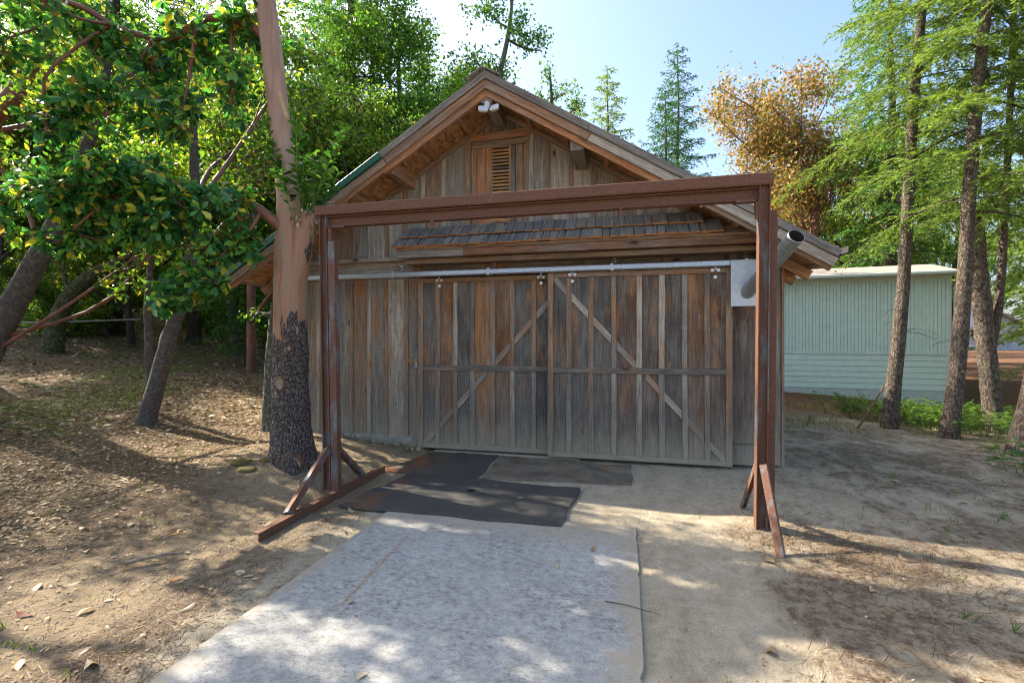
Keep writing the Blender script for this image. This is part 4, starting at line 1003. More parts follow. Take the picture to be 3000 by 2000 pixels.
A2.V.pop(0); A2.F.pop(0); A2.F = [f - 260 for f in A2.F]     # trunk comes from its own mesh
for A in (A1, A2, A3):
    link('branch', A.mesh('madrone_branch', True), BARK_RED, mad, MB)['kind'] = 'stuff'
# split the visible mass: the 300 leaves nearest the camera are parts of their own
V1 = np.concatenate(L1.V).reshape(-1, 8, 3); dist = np.linalg.norm(V1[:, 0] + mb - np.array([0, 0, 1.6]), axis=1); order = np.argsort(dist)
near = order[:300]; rest = order[300:]
lm = pymesh('leaf', LEAF8, LEAF8F, True)
for q in near:
    b, t, rr_, l = V1[q, 0], V1[q, 5], V1[q, 2], V1[q, 4]
    x = rr_ - l; s = np.linalg.norm(V1[q, 7] - b) / .68
    xd = unit(x); yd = unit(V1[q, 7] - b); zd = np.cross(xd, yd)
    mat3 = Matrix((Vector(xd), Vector(yd), Vector(zd))).transposed()
    o = link('leaf', lm, LEAF_MAD1, mad, Vector(b) + MB, None, mat3.to_quaternion()); o.scale = (s, s, s)
Vr = V1[rest].reshape(-1, 3); Fr = (np.arange(len(rest)) * 8)[:, None, None] + LEAF8F[None]
cr = link('crown', npmesh('madrone_crown', Vr, Fr.reshape(-1, 3), True), LEAF_MAD, mad, MB); cr['kind'] = 'stuff'
cr = link('crown', L2.mesh('madrone_crown_top', True), LEAF_MAD, mad, MB); cr['kind'] = 'stuff'
cr = link('crown', L3.mesh('madrone_crown_mid', True), LEAF_MAD, mad, MB); cr['kind'] = 'stuff'
# upright young shoots on the stub
A = Acc(); Lf = Acc(); r = np.random.default_rng(8)
for i in range(26):
    a = r.uniform(0, 6.28); b0 = np.array([.12 + .10 * math.cos(a), -.05 + .09 * math.sin(a), 2.95 + r.uniform(-.05, .1)]); h_ = r.uniform(.45, 1.22) if i < 19 else r.uniform(.15, .4)
    d_ = unit(np.array([math.cos(a) * .28 + .10, math.sin(a) * .25, 1.])); tip = b0 + d_ * h_ + np.array([math.cos(a) * .10, math.sin(a) * .08, 0])
    P = spline([b0, (b0 + tip) / 2 + r.normal(size=3) * .02, tip], 8); tube(A, P, np.linspace(.007, .003, 8), 4)
    n_ = int(h_ / .05) + 5; s_ = np.linspace(.25, 1, n_); PP = np.stack([np.interp(s_, np.linspace(0, 1, 8), P[:, k]) for k in range(3)], 1)
    aa = np.arange(n_) * 2.4; rd = np.stack([np.cos(aa), np.sin(aa), .45 * np.ones(n_)], 1)
    leaves(Lf, PP, rd, np.array([0, 0, 1.]) + r.normal(size=(n_, 3)) * .25, r.uniform(.085, .14, n_), LEAF8 * [1.15, 1, 1], LEAF8F)
link('shoot', A.mesh('shoots', True), mat_plain('shoot_stem', (.16, .20, .05), .6), mad, MB)
cr = link('shoot_leaves', Lf.mesh('shoot_leaves', True), LEAF_SHOOT, mad, MB); cr['kind'] = 'stuff'
A = Acc(); 
for i in range(46):
    a = r.uniform(0, 6.28); leaves(A, [[.12 + .13 * math.cos(a), -.04 + .12 * math.sin(a), 2.98 + r.uniform(-.1, .12)]], [[math.cos(a) * .4, math.sin(a) * .4, -1]], rdir(1, r), [U(.05, .09)], LEAF8, LEAF8F)
cr = link('withered_leaves', A.mesh('withered', True), LITTER, mad, MB); cr['kind'] = 'stuff'
# moss cushions round the foot
for (x, y, s) in ((-4.25, 4.55, .16), (-4.05, 4.42, .12), (-3.98, 4.62, .10)):
    V = []; F = []; n = 12
    for k, (rr, up) in enumerate(((1., -.03), (.85, .03), (.55, .06), (.02, .075))):
        for q in range(n): V.append((s * rr * math.cos(q * .5236) * U(.85, 1.15), s * .7 * rr * math.sin(q * .5236) * U(.85, 1.15), up * s * 2.6 * U(.8, 1.2)))
    for k in range(3):
        for q in range(n): F.append((k * n + q, k * n + (q + 1) % n, (k + 1) * n + (q + 1) % n, (k + 1) * n + q))
    o = link('moss_cushion', pymesh('moss', V, F, True), MOSS, None, (x, y, hz(x, y))); tag(o, 'yellowish moss cushion on the bank beside the madrone trunk', 'moss', 'moss cushions by the madrone')

# ------------------------------------------------------------------ trees on the left
def one_tree(name, label, base, pts, radii, lobes, leaf, bark, lmat, seed, cat='tree', group=None, ts=12, limb_r=.055):
    b = np.array(base); P = np.array(pts) - b
    A, Lf = twig_tree(seed, b, P, radii, [((c[0] - b[0], c[1] - b[1], c[2] - b[2]), rr, n, s) for c, rr, n, s in lobes], leaf, ts, limb_r=limb_r)
    nt = 26 * ts
    tm = npmesh('trunk', A.V[0], A.F[0], True)
    A.V.pop(0); A.F.pop(0); A.F = [f - nt for f in A.F]
    parts = [('trunk', tm, bark, None)]
    t = thing(name, label, cat, base, group)
    link('trunk', tm, bark, t, base)
    if A.V: link('branch', A.mesh('branch', True), bark if bark is not BARK_GREY else BARK_RED, t, base)['kind'] = 'stuff'
    o = link('crown', Lf.mesh('crown'), lmat, t, base); o['kind'] = 'stuff'
    return t
PUFF = puff(22, .095, .14)
one_tree('madrone_tree', 'slim grey trunk leaning right, growing on the leafy slope left of the big madrone', (-7.07, 5.72, hz(-7.07, 5.72)),
    [(-7.12, 5.70, .1), (-7.06, 5.72, .40), (-6.90, 5.757, .979), (-6.74, 5.796, 1.6), (-6.574, 5.835, 2.117), (-6.459, 5.863, 2.634), (-6.35, 5.889, 3.41), (-6.5, 6., 5.2)], [.19, .135, .115, .107, .10, .092, .085, .045],
    [((-6.5, 7.4, 4.6), (.9, .7, .6), 40, .7), ((-7.2, 7.6, 5.3), (1., .8, .6), 50, .85), ((-6.4, 7.4, 5.9), (.9, .8, .6), 40, .9)], PUFF, BARK_GREY, LEAF_BROAD, 41)
one_tree('tree_sapling', 'thin grey sapling rising straight behind the leaning grey trunk', (-7.55, 6.2, hz(-7.55, 6.2)),
    [(-7.55, 6.2, .2), (-7.6, 6.22, 1.2), (-7.62, 6.2, 2.2), (-7.5, 6.2, 3.6)], [.075, .065, .055, .03], [((-7.4, 6.3, 3.7), (.7, .7, .5), 30, .9)], PUFF, BARK_GREY, LEAF_BROAD, 42)
one_tree('madrone_tree', 'thick dark trunk leaning in from the left edge with red limbs', (-9.15, 4.50, hz(-9.15, 4.5)),
    [(-9.25, 4.48, .5), (-8.73, 4.60, .99), (-8.365, 4.689, 1.693), (-8.047, 4.765, 2.3), (-7.729, 4.84, 2.907), (-7.502, 4.895, 3.374), (-7.275, 4.949, 4.028), (-6.957, 5.024, 4.869), (-6.8, 5.0, 6.2)], [.20, .17, .155, .14, .12, .095, .075, .06, .04],
    [((-6.3, 5.5, 3.35), (.5, .5, .4), 20, .25), ((-6.9, 5.3, 2.7), (.4, .4, .3), 10, .2), ((-6.9, 5.5, 5.6), (1.1, 1.1, .7), 60, .85), ((-8.2, 5.4, 5.8), (1.1, 1.1, .7), 60, .8), ((-7.6, 4.2, 6.6), (1.2, 1.2, .7), 60, .95), ((-8.9, 4.6, 4.6), (.9, .9, .6), 36, .5)], PUFF, BARK_GREY, LEAF_BROAD, 43, limb_r=.03)
one_tree('madrone_tree', 'spreading madrone with bare red limbs in the upper left corner', (-11.6, 6.2, hz(-11.6, 6.2)),
    [(-11.6, 6.2, .5), (-11.2, 5.9, 2.5), (-10.8, 5.7, 4.6), (-10.464, 5.731, 5.278), (-10.072, 5.824, 5.68), (-9.681, 5.918, 6.37), (-9.345, 5.997, 7.0), (-8.954, 6.09, 7.7), (-8.6, 6.1, 8.8)], [.24, .21, .18, .15, .13, .11, .09, .07, .04],
    [((-9.6, 7.0, 6.2), (.9, .9, .6), 20, .35), ((-10.3, 6.5, 7.6), (1.1, 1., .7), 26, .6), ((-8.7, 6.7, 6.4), (1.0, .9, .6), 24, .7), ((-8.6, 5.8, 8.6), (1.2, 1.2, .8), 30, .95), ((-11.2, 6.4, 6.6), (1.1, 1.1, .7), 26, .5), ((-9.0, 7.3, 4.6), (.9, .8, .6), 21, .3), ((-12.2, 5.2, 6.3), (1.2, 1.2, .8), 26, .5)], PUFF, BARK_RED, LEAF_BROAD, 44)
one_tree('oak_tree', 'mossy dark trunk curving to the right on the far left slope', (-15.25, 9.73, hz(-15.25, 9.73)),
    [(-15.26, 9.7, 1.2), (-15.2, 9.74, 1.6), (-15.168, 9.75, 1.974), (-14.914, 9.811, 2.627), (-14.46, 9.919, 3.188), (-13.915, 10.049, 3.561), (-13.369, 10.179, 3.841), (-12.6, 10.4, 4.6)], [.30, .25, .22, .20, .19, .17, .14, .07],
    [((-12.6, 10.6, 4.6), (1., 1., .6), 40, .95), ((-13.8, 10.6, 5.2), (1.2, 1., .7), 44, .7), ((-14.9, 9.9, 5.2), (1.2, 1., .7), 40, .5)], PUFF, BARK_MOSS, LEAF_OAK, 45)
one_tree('oak_tree', 'pale lichen covered trunk close behind the big madrone', (-5.32, 6.25, hz(-5.32, 6.25)),
    [(-5.33, 6.25, .0), (-5.33, 6.25, .6), (-5.28, 6.27, 1.6), (-5.24, 6.3, 2.2)], [.13, .10, .09, .08], [((-5.6, 6.3, 2.05), (.25, .25, .15), 4, .9)], puff(6, .07, .06), BARK_LICH, LEAF_OAK, 46)

# proto trees for the woods
def proto_broad(seed, H, spread, tr, n, clus, lsize, z0=.3, nl=34, sp=.20):
    r = np.random.default_rng(seed)
    pts = [(0, 0, -.3), (.05 * H * r.normal() * .3, .05 * H * r.normal() * .3, H * .3), (.05 * H * r.normal() * .5, .05 * H * r.normal() * .5, H * .62), (.05 * H * r.normal(), .05 * H * r.normal(), H * .95)]
    A, Lf = twig_tree(seed, None, pts, [tr * 1.3, tr, tr * .7, tr * .2], random_lobes(r, H, H * z0, spread, n, clus), puff(nl, lsize, sp), 9)
    return A.mesh('broad_trunk', True), Lf.mesh('broad_crown')
BR = [proto_broad(101, 11, 2.9, .13, 15, 48, .15, .38), proto_broad(102, 13, 3.1, .17, 16, 48, .155, .40), proto_broad(103, 9, 2.8, .10, 14, 48, .14, .30), proto_broad(104, 14, 3.3, .18, 17, 48, .16, .45)]
OPEN = proto_broad(105, 11, 3.0, .13, 13, 24, .14, .35, 9, .22)
BU = [proto_broad(111, 2.4, 1.3, .03, 7, 40, .085, .1, 24, .11), proto_broad(112, 1.6, 1.1, .025, 6, 40, .075, .1, 24, .10)]
CF = [conifer(201, 19, 3.1, .25, 2.2, 110, .15, .085, .35, twstep=.17, bw=2.6), conifer(202, 16, 2.6, .20, .8, 110, .15, .085, .30, twstep=.17, bw=2.6), conifer(203, 22, 3.4, .27, 5., 95, .14, .08, .45, dead=16, twstep=.17, bw=2.4)]
def wood(name, label, proto, x, y, rot, sc, bark, lmat, group=None, z=None):
    tm, cm = proto
    # same shapes, own materials
    key = (tm.name, cm.name, bark.name, lmat.name)
    if key not in MESHC:
        a, b = tm.copy(), cm.copy(); a.materials.clear(); b.materials.clear(); a.materials.append(bark); b.materials.append(lmat); MESHC[key] = (a, b)
    a, b = MESHC[key]
    t = place(name, label, 'tree' if 'bush' not in name and 'shrub' not in name else 'bush', [('trunk', a, bark, None), ('crown', b, lmat, 'stuff')], (x, y, (hz(x, y) if z is None else z) - .05), rot, sc, group)
    return t
MESHC = {}
r = np.random.default_rng(77)
# fir trunks standing apart on the slope
wood('fir_tree', 'straight dark fir trunk on the slope between the mossy oak and the leaning grey trunk', CF[2], -19.3, 14.4, .4, .95, BARK_DARK, NEEDLE)
wood('fir_tree', 'rough dark fir trunk right behind the leaning grey trunk', CF[2], -15.8, 14.6, 2.1, .85, BARK_DARK, NEEDLE)
wood('fir_tree', 'tall lichen grey trunk rising left of the barn roof', CF[2], -14.4, 21.0, 1.0, 1.0, BARK_LICH, NEEDLE)
wood('fir_tree', 'tall brown fir trunk just left of the barn gable', CF[2], -11.2, 17.9, 3.9, 1.05, BARK_FIR, NEEDLE)
wood('fir_tree', 'young dense bright fir behind the pink madrone trunk', CF[1], -10.5, 11.5, .4, .62, BARK_DARK, NEEDLE)
GL = 'broadleaf trees of the wood left of the barn'
LBW = 'broadleaf tree in the dense green wood left of the barn'
spots = [(-9.6, 10.6, 2), (-12.5, 13.2, 0), (-20.5, 13.5, 0), (-13, 16.5, 1), (-17.5, 17.5, 3), (-23.5, 16.5, 1), (-9.2, 15.2, 2), (-10.5, 20.5, 3), (-7.6, 18.2, 0), (-16, 23.5, 1), (-22, 22, 0), (-29, 18, 3), (-27, 24, 1), (-12.6, 26, 3), (-7, 24, 1), (-33, 21, 0), (-20, 29, 3), (-15.6, 12.2, 2), (-24.5, 13.2, 2), (-30, 28, 3), (-37, 24, 1), (-21.5, 11.9, 2), (-31.5, 17.6, 2)]
ORD = ['first', 'second', 'third', 'fourth', 'fifth', 'sixth', 'seventh', 'eighth', 'ninth', 'tenth', 'eleventh', 'twelfth', 'thirteenth', 'fourteenth', 'fifteenth', 'sixteenth', 'seventeenth', 'eighteenth', 'nineteenth', 'twentieth', 'twenty first', 'twenty second', 'twenty third', 'twenty fourth']
spots.sort(key=lambda q: math.atan2(q[0], q[1]))
for i, (x, y, k) in enumerate(spots):
    wood('broadleaf_tree', 'broadleaf woodland tree left of the barn, %s from the left edge, %s bark' % (ORD[i], ('dark', 'grey', 'red', 'mossy')[i % 4]), BR[k], x, y, r.uniform(0, 6.28), r.uniform(.85, 1.15), (BARK_DARK, BARK_GREY, BARK_RED, BARK_MOSS)[i % 4], (LEAF_BROAD, LEAF_OAK)[i % 2], GL)
# trees left of the frame whose shade falls over the yard
for i, (x, y, k, s) in enumerate([(-13.5, 2.2, 1, .9), (-9.6, -.6, 0, .7), (-18.5, 4.4, 3, .9), (-9.2, 2.9, 2, .62)]):
    wood('broadleaf_tree', ('red barked tree just outside the left edge, tallest of those', 'low tree outside the left edge, nearest the camera', 'far tree outside the left edge behind the other shade trees', 'small tree outside the left edge beside the leaning trunk')[i], OPEN, x, y, r.uniform(0, 6.28), s, BARK_RED, LEAF_BROAD, GL)
for i, (x, y, k) in enumerate([(-26, 9.2, 1), (-31, 6.5, 3), (-33, 11.5, 0), (-29, 2.5, 3), (-24, 6.2, 2), (-36, 8, 1)]):
    wood('broadleaf_tree', 'distant woodland tree well beyond the left picture edge, %s of six' % ORD[i], BR[k], x, y, 1.1 * i, 1.05, BARK_DARK, LEAF_BROAD, GL)
LSH = 'leafy shrub of the undergrowth in the wood left of the barn'; GSH = 'undergrowth shrubs left of the barn'
for i in range(22):
    u = r.uniform(0, 1); d = r.uniform(21, 36); a = math.radians(r.uniform(122, 152)); x, y = d * math.cos(a), d * math.sin(a)
    wood('undergrowth_shrub', LSH, BU[i % 2], x, y, r.uniform(0, 6.28), r.uniform(.8, 1.5), BARK_DARK, (LEAF_BROAD, HERB, LEAF_OAK)[i % 3], GSH)
LFU = 'tall far thicket closing the gaps at the back of the left wood'; GFU = 'far thickets behind the left wood'
for i in range(18):
    d = r.uniform(34, 50); a = math.radians(118 + 36 * (i + .5) / 18); x, y = d * math.cos(a), d * math.sin(a)
    wood('undergrowth_shrub', LFU, BU[i % 2], x, y, r.uniform(0, 6.28), r.uniform(2.6, 3.8), BARK_DARK, (LEAF_BROAD, LEAF_OAK)[i % 2], GFU)
# behind the barn
one_tree('oak_tree', 'feathery oak crown rising behind the left of the barn ridge', (-5.6, 17.2, hz(-5.6, 17.2)),
    [(-5.6, 17.2, 0), (-5.6, 17., 4), (-5.4, 16.7, 7.5), (-4.7, 16.5, 10), (-4.1, 16.5, 12.4), (-3.9, 16.5, 14)], [.2, .17, .14, .11, .08, .04],
    [((-4.69, 16.37, 13.3), (.8, .9, .7), 26, .85), ((-3.62, 16.61, 12.7), (.7, .8, .6), 26, .85), ((-5.15, 16.25, 11.6), (.9, .9, .7), 30, .7), ((-3.15, 16.7, 12.0), (.6, .7, .5), 18, .8), ((-4.2, 16.5, 11.0), (.9, .9, .7), 30, .7), ((-5.7, 16.1, 10.3), (1., 1., .7), 30, .6), ((-4.0, 16.5, 14.4), (.9, .9, .7), 22, .95), ((-6.4, 16.6, 8.6), (1.1, 1., .8), 34, .5)], puff(17, .15, .17), BARK_LICH, LEAF_OAK, 71)
one_tree('oak_tree', 'small leafy oak top peeking over the right roof slope', (-2.6, 20., hz(-2.6, 20.)),
    [(-2.6, 20, 0), (-2.7, 20, 6), (-2.9, 19.9, 10), (-3.1, 19.9, 13.)], [.16, .14, .10, .04],
    [((-3.1, 19.9, 13.0), (.35, .5, .7), 14, .95), ((-2.55, 20, 12.0), (.6, .7, .5), 22, .85), ((-2.0, 20.1, 11.4), (.6, .7, .5), 20, .8), ((-3.2, 19.8, 11.4), (.5, .7, .5), 16, .8), ((-2.6, 20, 10.2), (1., 1., .7), 26, .7)], puff(15, .15, .15), BARK_GREY, LEAF_OAK, 72)
wood('fir_tree', 'broad bright fir top behind the right roof slope', CF[1], -1.2, 34.6, 2.6, 1.32, BARK_FIR, NEEDLE_L)
wood('fir_tree', 'shorter fir top left of the broad bright fir above the roof', CF[1], -3.6, 36.5, .6, 1.26, BARK_FIR, NEEDLE_L)
wood('fir_tree', 'tallest slender blue green fir standing against the sky', CF[0], 4.1, 40, .2, 1.32, BARK_FIR, NEEDLE_B)
wood('pine_tree', 'thin pine in front of the tallest fir against the sky', CF[1], 2.8, 35.5, 1.2, 1.24, BARK_FIR, NEEDLE_B)
wood('fir_tree', 'low dark fir between the roof slope and the orange tree', CF[1], 5.2, 33, 4.2, .72, BARK_FIR, NEEDLE_B)
# the big orange madrone
b = np.array((9.4, 27.0, hz(9.4, 27)))
lob = []
rr = np.random.default_rng(60)
for i in range(44):
    dv_ = rdir(1, rr)[0]; q = rr.random() ** .4
    cx_, cy_, cz_ = 7.7 + 3.3 * q * dv_[0], 26.8 + 2.6 * q * dv_[1], 10.9 + 5.6 * q * dv_[2]
    lob.append(((cx_, cy_, cz_), (1.35, 1.35, .95), 36, float(np.clip((cz_ - 2.6) / 15., .2, .92))))
one_tree('madrone_tree', 'large madrone with orange brown leaves and red limbs right of the barn roof', b,
    [(9.4, 27, 0), (9.6, 27, 3), (9.2, 26.9, 6.), (9.4, 26.9, 9), (8.7, 26.8, 11.5), (8.2, 26.6, 13.5)], [.32, .27, .22, .16, .10, .05], lob, puff(18, .19, .30), BARK_RED, LEAF_ORANGE, 61, limb_r=.05)
one_tree('madrone_tree', 'red madrone trunk and mixed leaves right of the orange madrone', (13.2, 28., hz(13.2, 28)),
    [(13.2, 28, 0), (13., 28, 4), (13.4, 28, 8), (13.1, 28, 12)], [.3, .26, .2, .08],
    [((13 + 2.4 * math.cos(i * 2.4), 28 + 1.8 * math.sin(i * 2.4), 4 + i * .8), (1.4, 1.4, .9), 44, .25 + i * .055) for i in range(12)], puff(15, .19, .2), BARK_RED, LEAF_BROAD, 62)
# firs on the right
def near_fir(seed, label, base, lean, H, tr, first, nb, R, mat=NEEDLE_L, name='fir_tree', dead=8):
    tm, cm = conifer(seed, H, R, tr, first, nb, .075, .036, .5, lean, dead, .085, .06, 1.9)
    x, y = base
    return place(name, label, 'tree', [('trunk', tm, BARK_FIR, None), ('crown', cm, NEEDLE_L if mat is None else mat, 'stuff')], (x, y, hz(x, y)), 0, 1)
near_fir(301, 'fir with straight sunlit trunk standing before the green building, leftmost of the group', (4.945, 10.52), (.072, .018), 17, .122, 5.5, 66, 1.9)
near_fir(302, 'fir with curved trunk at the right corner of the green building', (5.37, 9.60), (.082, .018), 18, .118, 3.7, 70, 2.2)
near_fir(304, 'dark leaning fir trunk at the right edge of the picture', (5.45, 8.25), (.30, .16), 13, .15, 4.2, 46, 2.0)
wood('fir_tree', 'dark fir trunk behind the green building roof', CF[2], 11.3, 24, .7, .98, BARK_DARK, NEEDLE)
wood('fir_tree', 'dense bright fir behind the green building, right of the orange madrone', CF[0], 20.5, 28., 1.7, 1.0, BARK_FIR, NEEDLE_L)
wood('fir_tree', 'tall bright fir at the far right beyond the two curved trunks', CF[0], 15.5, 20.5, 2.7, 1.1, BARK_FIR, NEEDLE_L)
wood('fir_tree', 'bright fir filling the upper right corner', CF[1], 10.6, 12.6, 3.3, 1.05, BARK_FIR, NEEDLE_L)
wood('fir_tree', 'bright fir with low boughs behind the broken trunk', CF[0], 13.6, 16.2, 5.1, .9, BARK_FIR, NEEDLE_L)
wood('fir_tree', 'small pointed fir far off between the trunks on the right', CF[1], 39.8, 71, 3.3, .93, BARK_FIR, NEEDLE_B)
for i, (x, y, k, lm_) in enumerate([(13.5, 33, 3, LEAF_BROAD), (17.5, 36, 1, LEAF_OAK), (21.5, 38, 3, LEAF_BROAD)]):
    wood('broadleaf_tree', ('tall green tree behind the shed roof, left of three', 'tall green tree behind the shed roof, middle of three', 'tall green tree behind the shed roof, right of three')[i], BR[k], x, y, 1.3 * i, 1.0, BARK_DARK, lm_)
GF = 'far trees closing the view on the right'; LF = 'far green tree of the wood beyond the grey barn'
far = sorted([(46, 74, 1), (52, 70, 0), (56, 62, 3), (48, 60, 1), (33, 78, 3), (26, 74, 0), (60, 78, 3), (20, 60, 1), (15, 52, 3), (64, 66, 0), (40, 84, 1), (52, 52, 3)], key=lambda q: math.atan2(q[0], q[1]))
for i, (x, y, k) in enumerate(far):
    wood('broadleaf_tree', 'far green tree beyond the right buildings, %s from the left' % ORD[i], BR[k], x, y, r.uniform(0, 6.28), r.uniform(.9, 1.3), BARK_DARK, (LEAF_BROAD, LEAF_OAK)[i % 2], GF)
# broken trunk with a second stem
bt = thing('broken_tree', 'brown pine trunk with snapped top and a second thinner stem', 'tree', (7.03, 11.2, hz(7.03, 11.2)))
o3 = np.array(WO[bt.name]); A = Acc(); P = spline([(0, 0, -.2), (-.06, 0, .6), (-.2, .0, 2.2), (-.36, -.02, 4.15)], 30); tube(A, P, np.linspace(.165, .135, 30) * (1 + .3 * np.exp(-np.linspace(0, 4, 30) / .3)), 16, .04)
P = np.array(P[-1]); A.add(np.array([P + [.135 * math.cos(a), .135 * math.sin(a), .06 * math.sin(3 * a) + .02] for a in np.linspace(0, 6.28, 17)[:-1]] + [P + [0, 0, -.03]]), np.array([[i, (i + 1) % 16, 16, i] for i in range(16)])[:, :4] if False else np.array([[i, i + 1, i + 2, 16] for i in range(0, 14, 2)] + [[14, 15, 0, 16]]))
link('trunk', A.mesh('broken_trunk', True), BARK_FIR, bt, o3)
A = Acc(); tube(A, spline([(-.1, .05, 1.3), (.12, .1, 2.6), (.22, .12, 4.2), (.3, .1, 6.5), (.4, .1, 10.)], 20), np.linspace(.085, .04, 20), 10, .04)
link('second_stem', A.mesh('stem', True), BARK_FIR, bt, o3)
tm, cm = conifer(305, 11, 2.0, .05, 4.2, 46, .085, .042, .42, (.03, .01), 4, .10, .08, 2.3)
o = link('crown', cm, NEEDLE_L, bt, o3); o['kind'] = 'stuff'

# ------------------------------------------------------------------ green outbuilding
GP = mat_plain('green_siding_paint', (.62, .74, .61), .6, 0, .05, 5); GPD = mat_plain('green_siding_groove', (.26, .30, .29), .7, 0, .05); GTR = mat_plain('pale_green_trim', (.66, .70, .60), .55, 0, .04)
GFND = mat_plain('painted_foundation', (.50, .55, .49), .7, 0, .08, 8)
def shing():
    k = Mt('asphalt_shingles'); p = k.n('TexCoord').outputs['Object']
    br_ = k.n('TexBrick', {'Vector': k.vmap(p, (1, 1, 1)), 'Color1': (.30, .25, .21, 1), 'Color2': (.42, .34, .26, 1), 'Mortar': (.17, .15, .13, 1), 'Scale': 3.4, 'Mortar Size': .02, 'Bias': .1})
    c = k.mix(.6, br_.outputs[0], k.ramp(k.noise(p, 3, 4, .7), [(.35, .7), (.65, 1.25)]), 'MULTIPLY'); return k.fin(c, .9)
SHG = shing()
gb = thing('green_outbuilding', 'pale green outbuilding with grooved panels above horizontal siding', 'building')
WO[gb.name] = Vector((0, 0, 0))
box('wall', (-10, .02, -1.2), (-.01, 6, 3.72), GPD, gb)
x = -.13; i = 0
panel = None
while x > -8.2:
    if panel is None:
        o = box('panel_board', (x - .0945, 0, 1.215), (x, .018, 3.62), GP, gb, c=.003); panel = o.data
    else:
        o = link('panel_board', panel, None, gb, (x - .04725, .009, (1.215 + 3.62) / 2))
    x -= .1016
lapm = None
for j in range(6):
    zt = 1.17 - j * .19
    o = plank('siding_board', (-8.3, -.012, zt - .095), (-.12, -.012, zt - .095), .188, .02, GP, gb, None, nrm=(0, -1, .08))
box('belt_trim', (-8.3, -.03, 1.17), (-.02, .01, 1.212), GTR, gb)
box('frieze_trim', (-8.3, -.02, 3.58), (-.02, .02, 3.72), GTR, gb)
box('corner_trim', (-.13, -.022, .03), (.015, .02, 3.70), GTR, gb)
box('foundation', (-8.3, -.004, -1.3), (-.015, .02, .04), GFND, gb)
plank('soffit', (-9.2, -.43, 3.70), (.12, -.43, 3.70), .02, .45, GTR, gb, None)
poly_slab('roof', [(-9.2, -.42, 3.80), (.06, -.42, 3.80), (.70, 3.0, 4.46), (-9.2, 3.0, 4.46)], (0, 0, -.05), SHG, gb)
poly_slab('roof', [(-9.2, 3.0, 4.46), (.70, 3.0, 4.46), (.06, 6.4, 3.80), (-9.2, 6.4, 3.80)], (0, 0, -.05), SHG, gb)
plank('fascia', (-9.2, -.43, 3.765), (.06, -.43, 3.765), .07, .02, GTR, gb, None)
gu = plank('gutter', (-9.2, -.54, 3.75), (.10, -.54, 3.75), .10, .11, GTR, gb, None, c=.02)
A = Acc(); tube(A, np.array([(.06, -.48, 3.70), (.06, -.44, 3.60), (.075, -.12, 3.42), (.075, -.07, 3.32), (.075, -.07, .2)]), [.035] * 5, 8); link('downspout', A.mesh('downspout', True), GTR, gb)
for (px, pz) in ((-2.2, 1.3),): pass
gb.location = (10.0, 17.8, 0); gb.rotation_euler = (0, 0, -rad(6.1))

# ------------------------------------------------------------------ grey barn far off
GRW = mat_plain('grey_barn_paint', (.50, .52, .56), .7, 0, .05, 3); WHT = mat_plain('white_trim', (.75, .76, .76), .6, 0, .03); RFG = mat_plain('pale_metal_roof', (.55, .57, .56), .5, .2, .06)
fb = thing('grey_barn', 'small distant grey barn with white cross braced door beyond the trees', 'barn'); WO[fb.name] = Vector((0, 0, 0))
poly_slab('wall', [(-1.0, 0, -.4), (4.7, 0, -.4), (4.7, 0, 4.5), (2.0, 0, 6.15), (-1.0, 0, 4.4)], (0, 7, 0), GRW, fb)
poly_slab('lean_to', [(4.7, .3, -.4), (8.4, .3, -.4), (8.4, .3, 2.55), (4.7, .3, 4.35)], (0, 5, 0), GRW, fb)
for x in np.arange(4.9, 8.4, .40): box('wall_batten', (x, .27, -.3), (x + .05, .299, 4.25 - (x - 4.7) * .486), GRW, fb)
for x in np.arange(-.8, 4.7, .40): box('wall_batten', (x, -.03, -.3), (x + .05, -.001, 4.3), GRW, fb)
for (a, b_) in (((2.0, 6.2), (4.95, 4.4)), ((2.0, 6.2), (-1.25, 4.3)), ((4.7, 4.45), (8.6, 2.55))):
    poly_slab('roof', [(a[0], -.35, a[1]), (b_[0], -.35, b_[1]), (b_[0], -.35, b_[1] + .14), (a[0], -.35, a[1] + .14)], (0, 7.6, 0), RFG, fb)
    plank('white_fascia', (a[0], -.37, a[1] + .05), (b_[0], -.37, b_[1] + .05), .16, .02, WHT, fb, None)
wn = box('window', (1.6, -.03, 5.0), (2.7, .02, 5.55), WHT, fb); box('pane', (1.68, -.035, 5.06), (2.62, -.02, 5.49), mat_plain('pale_glass', (.45, .47, .40), .2), wn)
dr = box('door', (1.0, -.06, .45), (2.7, -.005, 2.6), GRW, fb)
for a, b_ in (((1.0, .52), (2.7, .52)), ((1.0, 2.53), (2.7, 2.53)), ((1.07, .45), (1.07, 2.6)), ((2.63, .45), (2.63, 2.6)), ((1.1, .55), (2.6, 2.5)), ((1.1, 2.5), (2.6, .55))):
    plank('door_trim', (a[0], -.09, a[1]), (b_[0], -.09, b_[1]), .13, .02, WHT, dr, None)
poly_slab('door_canopy', [(.6, -1.0, 2.75), (2.1, -1.0, 2.75), (2.0, -.02, 4.6), (.7, -.02, 4.6)], (0, 0, -.08), RFG, fb)
box('doorway', (2.75, -.02, .45), (3.5, .01, 2.4), DARK, fb)
fb.location = (37.2, 65.4, hz(39, 65)); fb.location.z = .55; fb.rotation_euler = (0, 0, rad(11))

